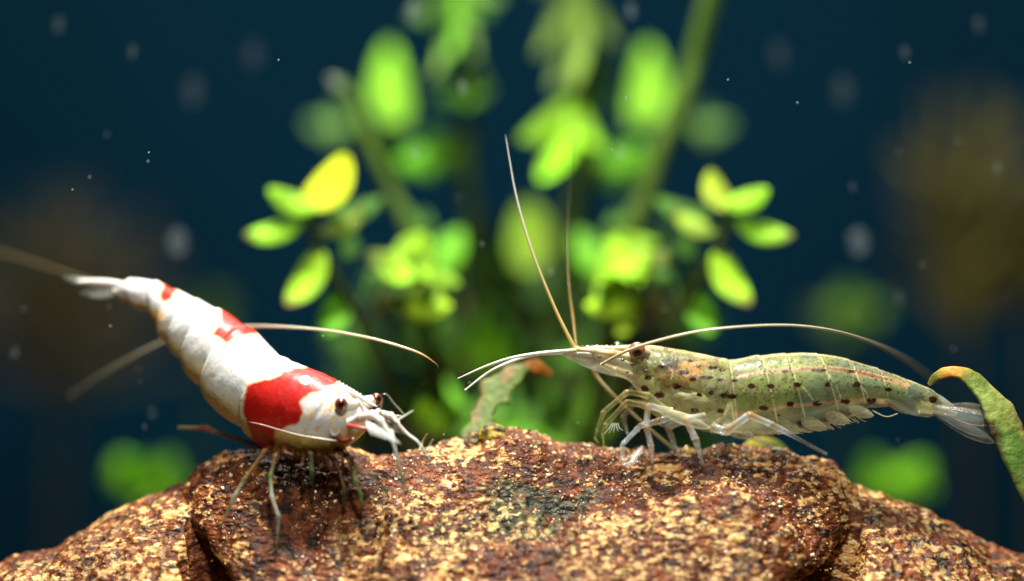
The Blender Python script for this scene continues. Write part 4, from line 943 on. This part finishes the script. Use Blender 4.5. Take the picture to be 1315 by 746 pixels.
# brown feathery weed at both sides
def weed(label, x, y0, top, d, n, spread, cols, seed):
    o = empty('feathery_weed', None, label, 'water plant', 'brown feathery weed'); r = random.Random(seed)
    stem(o, [(x+(CX-x)*0.2, 1400, d), (x, 900, d), (x, y0, d), (x-5, (y0+top)/2, d)], (8, 4), (0.05, 0.04, 0.018))
    for i in range(n):
        a = r.uniform(-1, 1); by = y0-r.random()*(y0-top)*0.6; L = (y0-top)*r.uniform(0.3, 0.62)
        leaf(o, (x+a*4, by, d+r.uniform(-3, 3)), (x+a*spread, by-L*(1-0.6*abs(a)), d+r.uniform(-20, 20)), r.uniform(5, 10), cols[r.randrange(len(cols))], r.uniform(-0.6, 0.6), anchor=(x, by+6, d), mat=DULL)
OC = [(0.12, 0.115, 0.025), (0.08, 0.08, 0.025), (0.17, 0.15, 0.025), (0.07, 0.055, 0.025)]
weed('ochre feathery weed growing behind the curled leaf', 1240, 440, 100, 165, 120, 105, OC, 3)
weed('small ochre weed at the far side behind the curled leaf', 1325, 400, 220, 165, 60, 70, OC, 5)
weed('dim brown weed in the dark behind the tail of the banded shrimp', 80, 520, 230, 190, 110, 170, [(0.07, 0.05, 0.02), (0.05, 0.04, 0.018), (0.06, 0.06, 0.025)], 8)

# ------------------------------------------------------------------ single leaves near the shrimp
def ribbon(path, wds, cfun, nv=9, thick=0.25, tilt=0.3, rough=0.0, seed=0, cup=0.25):
    """leaf blade along a bent path; wds px; returns V,F,C"""
    s = cr(np.hstack([np.array(path, float), np.array(wds, float)[:, None]]), 90)
    c = np.array([P(*q[:3]) for q in s]); t = np.gradient(c, axis=0); t /= np.linalg.norm(t, axis=1)[:, None]
    sd = np.cross(t, [0, 1, 0.0]); sd /= np.linalg.norm(sd, axis=1)[:, None]; nn = np.cross(sd, t)
    v = np.linspace(-1, 1, nv); r_ = sd*math.cos(tilt)+nn*math.sin(tilt); n2 = np.cross(r_, t)
    wob = 1+rough*fbm(np.stack([np.arange(90)*0.1, np.zeros(90), np.zeros(90)], -1), 1.0, 3, seed)
    half = (s[:, 3]*0.5*U*wob*(1+s[:, 2]/CAMD))
    pos = c[:, None]+r_[:, None]*(v[None]*half[:, None])[..., None]+n2[:, None]*(cup*half[:, None]*v[None]**2)[..., None]
    top = (pos+n2[:, None]*thick/2).reshape(-1, 3); bot = (pos-n2[:, None]*thick/2).reshape(-1, 3); n = len(top)
    G = grid_faces(90, nv); F = [tuple(f) for f in G]+[tuple(n+i for i in f[::-1]) for f in G]
    for i in range(89): F += [(i*nv, n+i*nv, n+(i+1)*nv, (i+1)*nv), ((i+1)*nv+nv-1, n+(i+1)*nv+nv-1, n+i*nv+nv-1, i*nv+nv-1)]
    uu = np.repeat(np.linspace(0, 1, 90), nv); vv = np.tile(v, 90); cc = np.clip(cfun(uu, vv, top), 0, 1)
    return np.vstack([top, bot]), F, np.vstack([cc, cc])
def c_curl(u, v, p):
    c = np.tile(np.array([0.16, 0.30, 0.05]), (len(u), 1))
    c = lerp(c, (0.36, 0.46, 0.10), smooth(0.1, 0.7, fbm(p, 0.5, 3, 3)))
    c = lerp(c, (0.72, 0.32, 0.02), 0.95*np.exp(-((u-0.22)/0.10)**2)); c = lerp(c, (0.40, 0.34, 0.06), 0.7*smooth(0.12, 0.02, u))
    c = lerp(c, (0.07, 0.035, 0.012), 0.9*smooth(0.35, 0.9, -v+0.5*fbm(p, 0.6, 3, 8))*smooth(0.42, 0.5, u)*smooth(0.9, 0.75, u))
    c = lerp(c, (0.45, 0.36, 0.12), 0.6*smooth(0.5, 0.8, v)*smooth(0.3, 0.5, u)); return lerp(c, (0.42, 0.36, 0.08), smooth(0.8, 1, u))
V, F, C = ribbon([(1193, 494, 0), (1203, 483, -0.4), (1222, 477, -0.8), (1242, 482, -1), (1262, 500, -1.4), (1284, 530, -2.0), (1298, 562, -2.4), (1312, 596, -2.8), (1332, 650, -3.2), (1350, 740, -3)], [6, 10, 13, 17, 29, 44, 50, 44, 24, 6], c_curl, rough=0.2, tilt=0.35, cup=0.1)
b = empty('curled_leaf', None, 'green leaf with a curled orange tip hanging beside the clear tail fan', 'leaf')
mesh_obj('blade', V, F, mat_vcol('curled_blade', 0.45, transl=0.3, var=0.8, bump=(1.2, 0.6, 0.3)), b, C)
stem(b, [(1350, 736, -3), (1365, 900, 0), (1370, 1300, 4), (1360, 1620, 8)], (3, 6), (0.12, 0.16, 0.04))
def c_rot(u, v, p):
    c = np.tile(np.array([0.14, 0.23, 0.03]), (len(u), 1)); n_ = fbm(p, 0.55, 4, 4)
    c = lerp(c, (0.32, 0.19, 0.08), 0.85*smooth(0.35, 0.8, n_+v*0.45)); c = lerp(c, (0.40, 0.14, 0.015), smooth(0.76, 0.86, u+0.05*n_)); return lerp(c, (0.08, 0.09, 0.03), smooth(0.22, 0.05, u))
V, F, C = ribbon([(600, 585, 6), (608, 562, 7), (618, 538, 8), (630, 512, 9), (652, 488, 10), (680, 470, 11), (708, 480, 12)], [14, 24, 30, 38, 26, 20, 12], c_rot, rough=0.6, seed=5, tilt=0.25, cup=0.06)
lf = mesh_obj('decaying_leaf', V, F, mat_vcol('decaying_blade', 0.5, transl=0.3, var=1.2, bump=(1.4, 0.8, 0.3)), None, C)
tag(lf, 'ragged half eaten green leaf with a brown tip rising from the rock', 'leaf')
V, F, C = ribbon([(948, 592, 6), (958, 576, 7), (975, 568, 8.5), (998, 572, 10), (1020, 590, 11)], [6, 14, 22, 18, 8], lambda u, v, p: lerp(np.tile(np.array([0.42, 0.36, 0.04]), (len(u), 1)), (0.14, 0.2, 0.03), smooth(-0.2, 0.5, fbm(p, 0.4, 3, 2))), tilt=0.8)
tag(mesh_obj('fallen_leaf', V, F, LEAF, None, C), 'small yellow leaf lying behind the rock under the spotted shrimp', 'leaf')
# mossy lump on the crest
zc0 = (633, 561, 5.0)
v, f = ellipsoid_geo(P(633, 560, 3.2), 19*U, 14*U, 15*U, 40, 56, 0.16, 9)
n_ = fbm(v, 2.2, 3, 3); v = v+((v-P(633, 560, 3.2))*(0.10*n_)[:, None])
o = mesh_obj('moss_lump', v, f, MOSS, None, lerp(np.tile(np.array([0.42, 0.30, 0.03]), (len(v), 1)), (0.06, 0.05, 0.015), smooth(0, 0.5, n_)))
tag(o, 'small mustard coloured mossy lump on the crest of the rock', 'moss')
v, f = ellipsoid_geo(P(606, 574, 3.6), 16*U, 12*U, 15*U, 30, 40, 0.25, 12)
tag(mesh_obj('dark_pebble', v, f, ROCK, None, np.tile([0.9, 0, 0.0], (len(v), 1))), 'small dark pebble at the foot of the ragged leaf', 'pebble')
# little shreds sticking up on the crest
for (x, y), c in (((545, 565), (0.6, 0.45, 0.2)), ((553, 572), (0.7, 0.66, 0.4))):
    o = tube('debris_shred', [(x-6, y+14, foot(x-6, y+16)), (x-3, y+4, 3), (x+3, y-8, 2.6)], [1.6, 1.2, 0.6], c, HAIR, None); tag(o, 'tiny straw coloured shred sticking up from the rock by the banded shrimp' if c[0] < .65 else 'tiny cream shred next to the straw coloured one on the rock', 'debris', 'shreds on the rock')
# ------------------------------------------------------------------ motes drifting in the water
MT = [(228, 310, 20, 40, 1.0), (1103, 310, 20, 40, 1.0), (248, 116, 16, 60, 0.35), (1083, 116, 16, 60, 0.35), (170, 66, 7, 24, 0.6), (1162, 67, 7, 24, 0.6), (75, 32, 9, 30, 0.5), (1257, 31, 9, 30, 0.45), (810, 14, 8, 30, 1.2), (530, 14, 12, 36, 1.2),
      (594, 112, 8, 20, 1.3), (534, 197, 8, 20, 1.3), (797, 197, 8, 20, 1.3), (19, 453, 7, 20, 0.8), (1281, 216, 7, 20, 0.8), (1095, 240, 6, 20, 0.6), (1155, 382, 9, 26, 0.5), (708, 349, 5, 12, 1.6), (619, 313, 4, 10, 1.2), (1185, 340, 5, 16, 0.5), (1231, 182, 5, 18, 0.5), (794, 155, 7, 26, 0.4), (325, 70, 14, 60, 0.3), (1000, 70, 14, 60, 0.3), (196, 530, 12, 8, 0.5), (180, 490, 3, 8, 0.6), (1153, 565, 3, 8, 0.6), (430, 100, 8, 30, 1.2)]
motes = {}
for x, y, r, d, br in MT:
    key = br
    if key not in motes:
        m = NT('mote_film'); p = m.principled((0.42, 0.52, 0.56), 0.6); tr = m.n('ShaderNodeBsdfTransparent'); motes[key] = m.done(m.mixs(min(0.9, 0.07*br), tr.outputs[0], p))
    k = U*(1+d/CAMD)*0.8
    v, f = ellipsoid_geo(P(x, y, d), r*k*0.8, r*k*0.5, r*k*(1.0 if y > 120 else 1.3), 12, 16, 0.12, int(x)); o = mesh_obj('drifting_mote', v, f, motes[key])
    tag(o, {(228, 310): 'large grey round mote drifting above the tail of the banded shrimp', (1103, 310): 'large grey round mote drifting between the ochre weed and the bright plant', (530, 14): 'pale blob beside the narrow hanging leaves at the top', (810, 14): 'pale blob above the oval leaf by the thick stem', (430, 100): 'pale blob on the cut end of the leaning stem', (196, 530): 'flat translucent flake drifting near the raised leg of the banded shrimp'}.get((x, y), 'faint oval mote drifting out of focus in the blue water' if r > 8 else 'small pale mote drifting out of focus in the water'), 'mote', 'motes drifting in the water')
for i in range(34):
    r = random.Random(i*13+1); x, y, d = r.uniform(0, 1315), r.uniform(0, 560), r.uniform(-8, 25)
    v, f = ellipsoid_geo(P(x, y, d), 1.1*U, 1.0*U, 1.1*U, 6, 8); o = mesh_obj('drifting_speck', v, f, HAIRT, None, (0.5, 0.55, 0.5)); tag(o, 'tiny pale speck drifting in the water', 'speck', 'tiny specks drifting in the water')
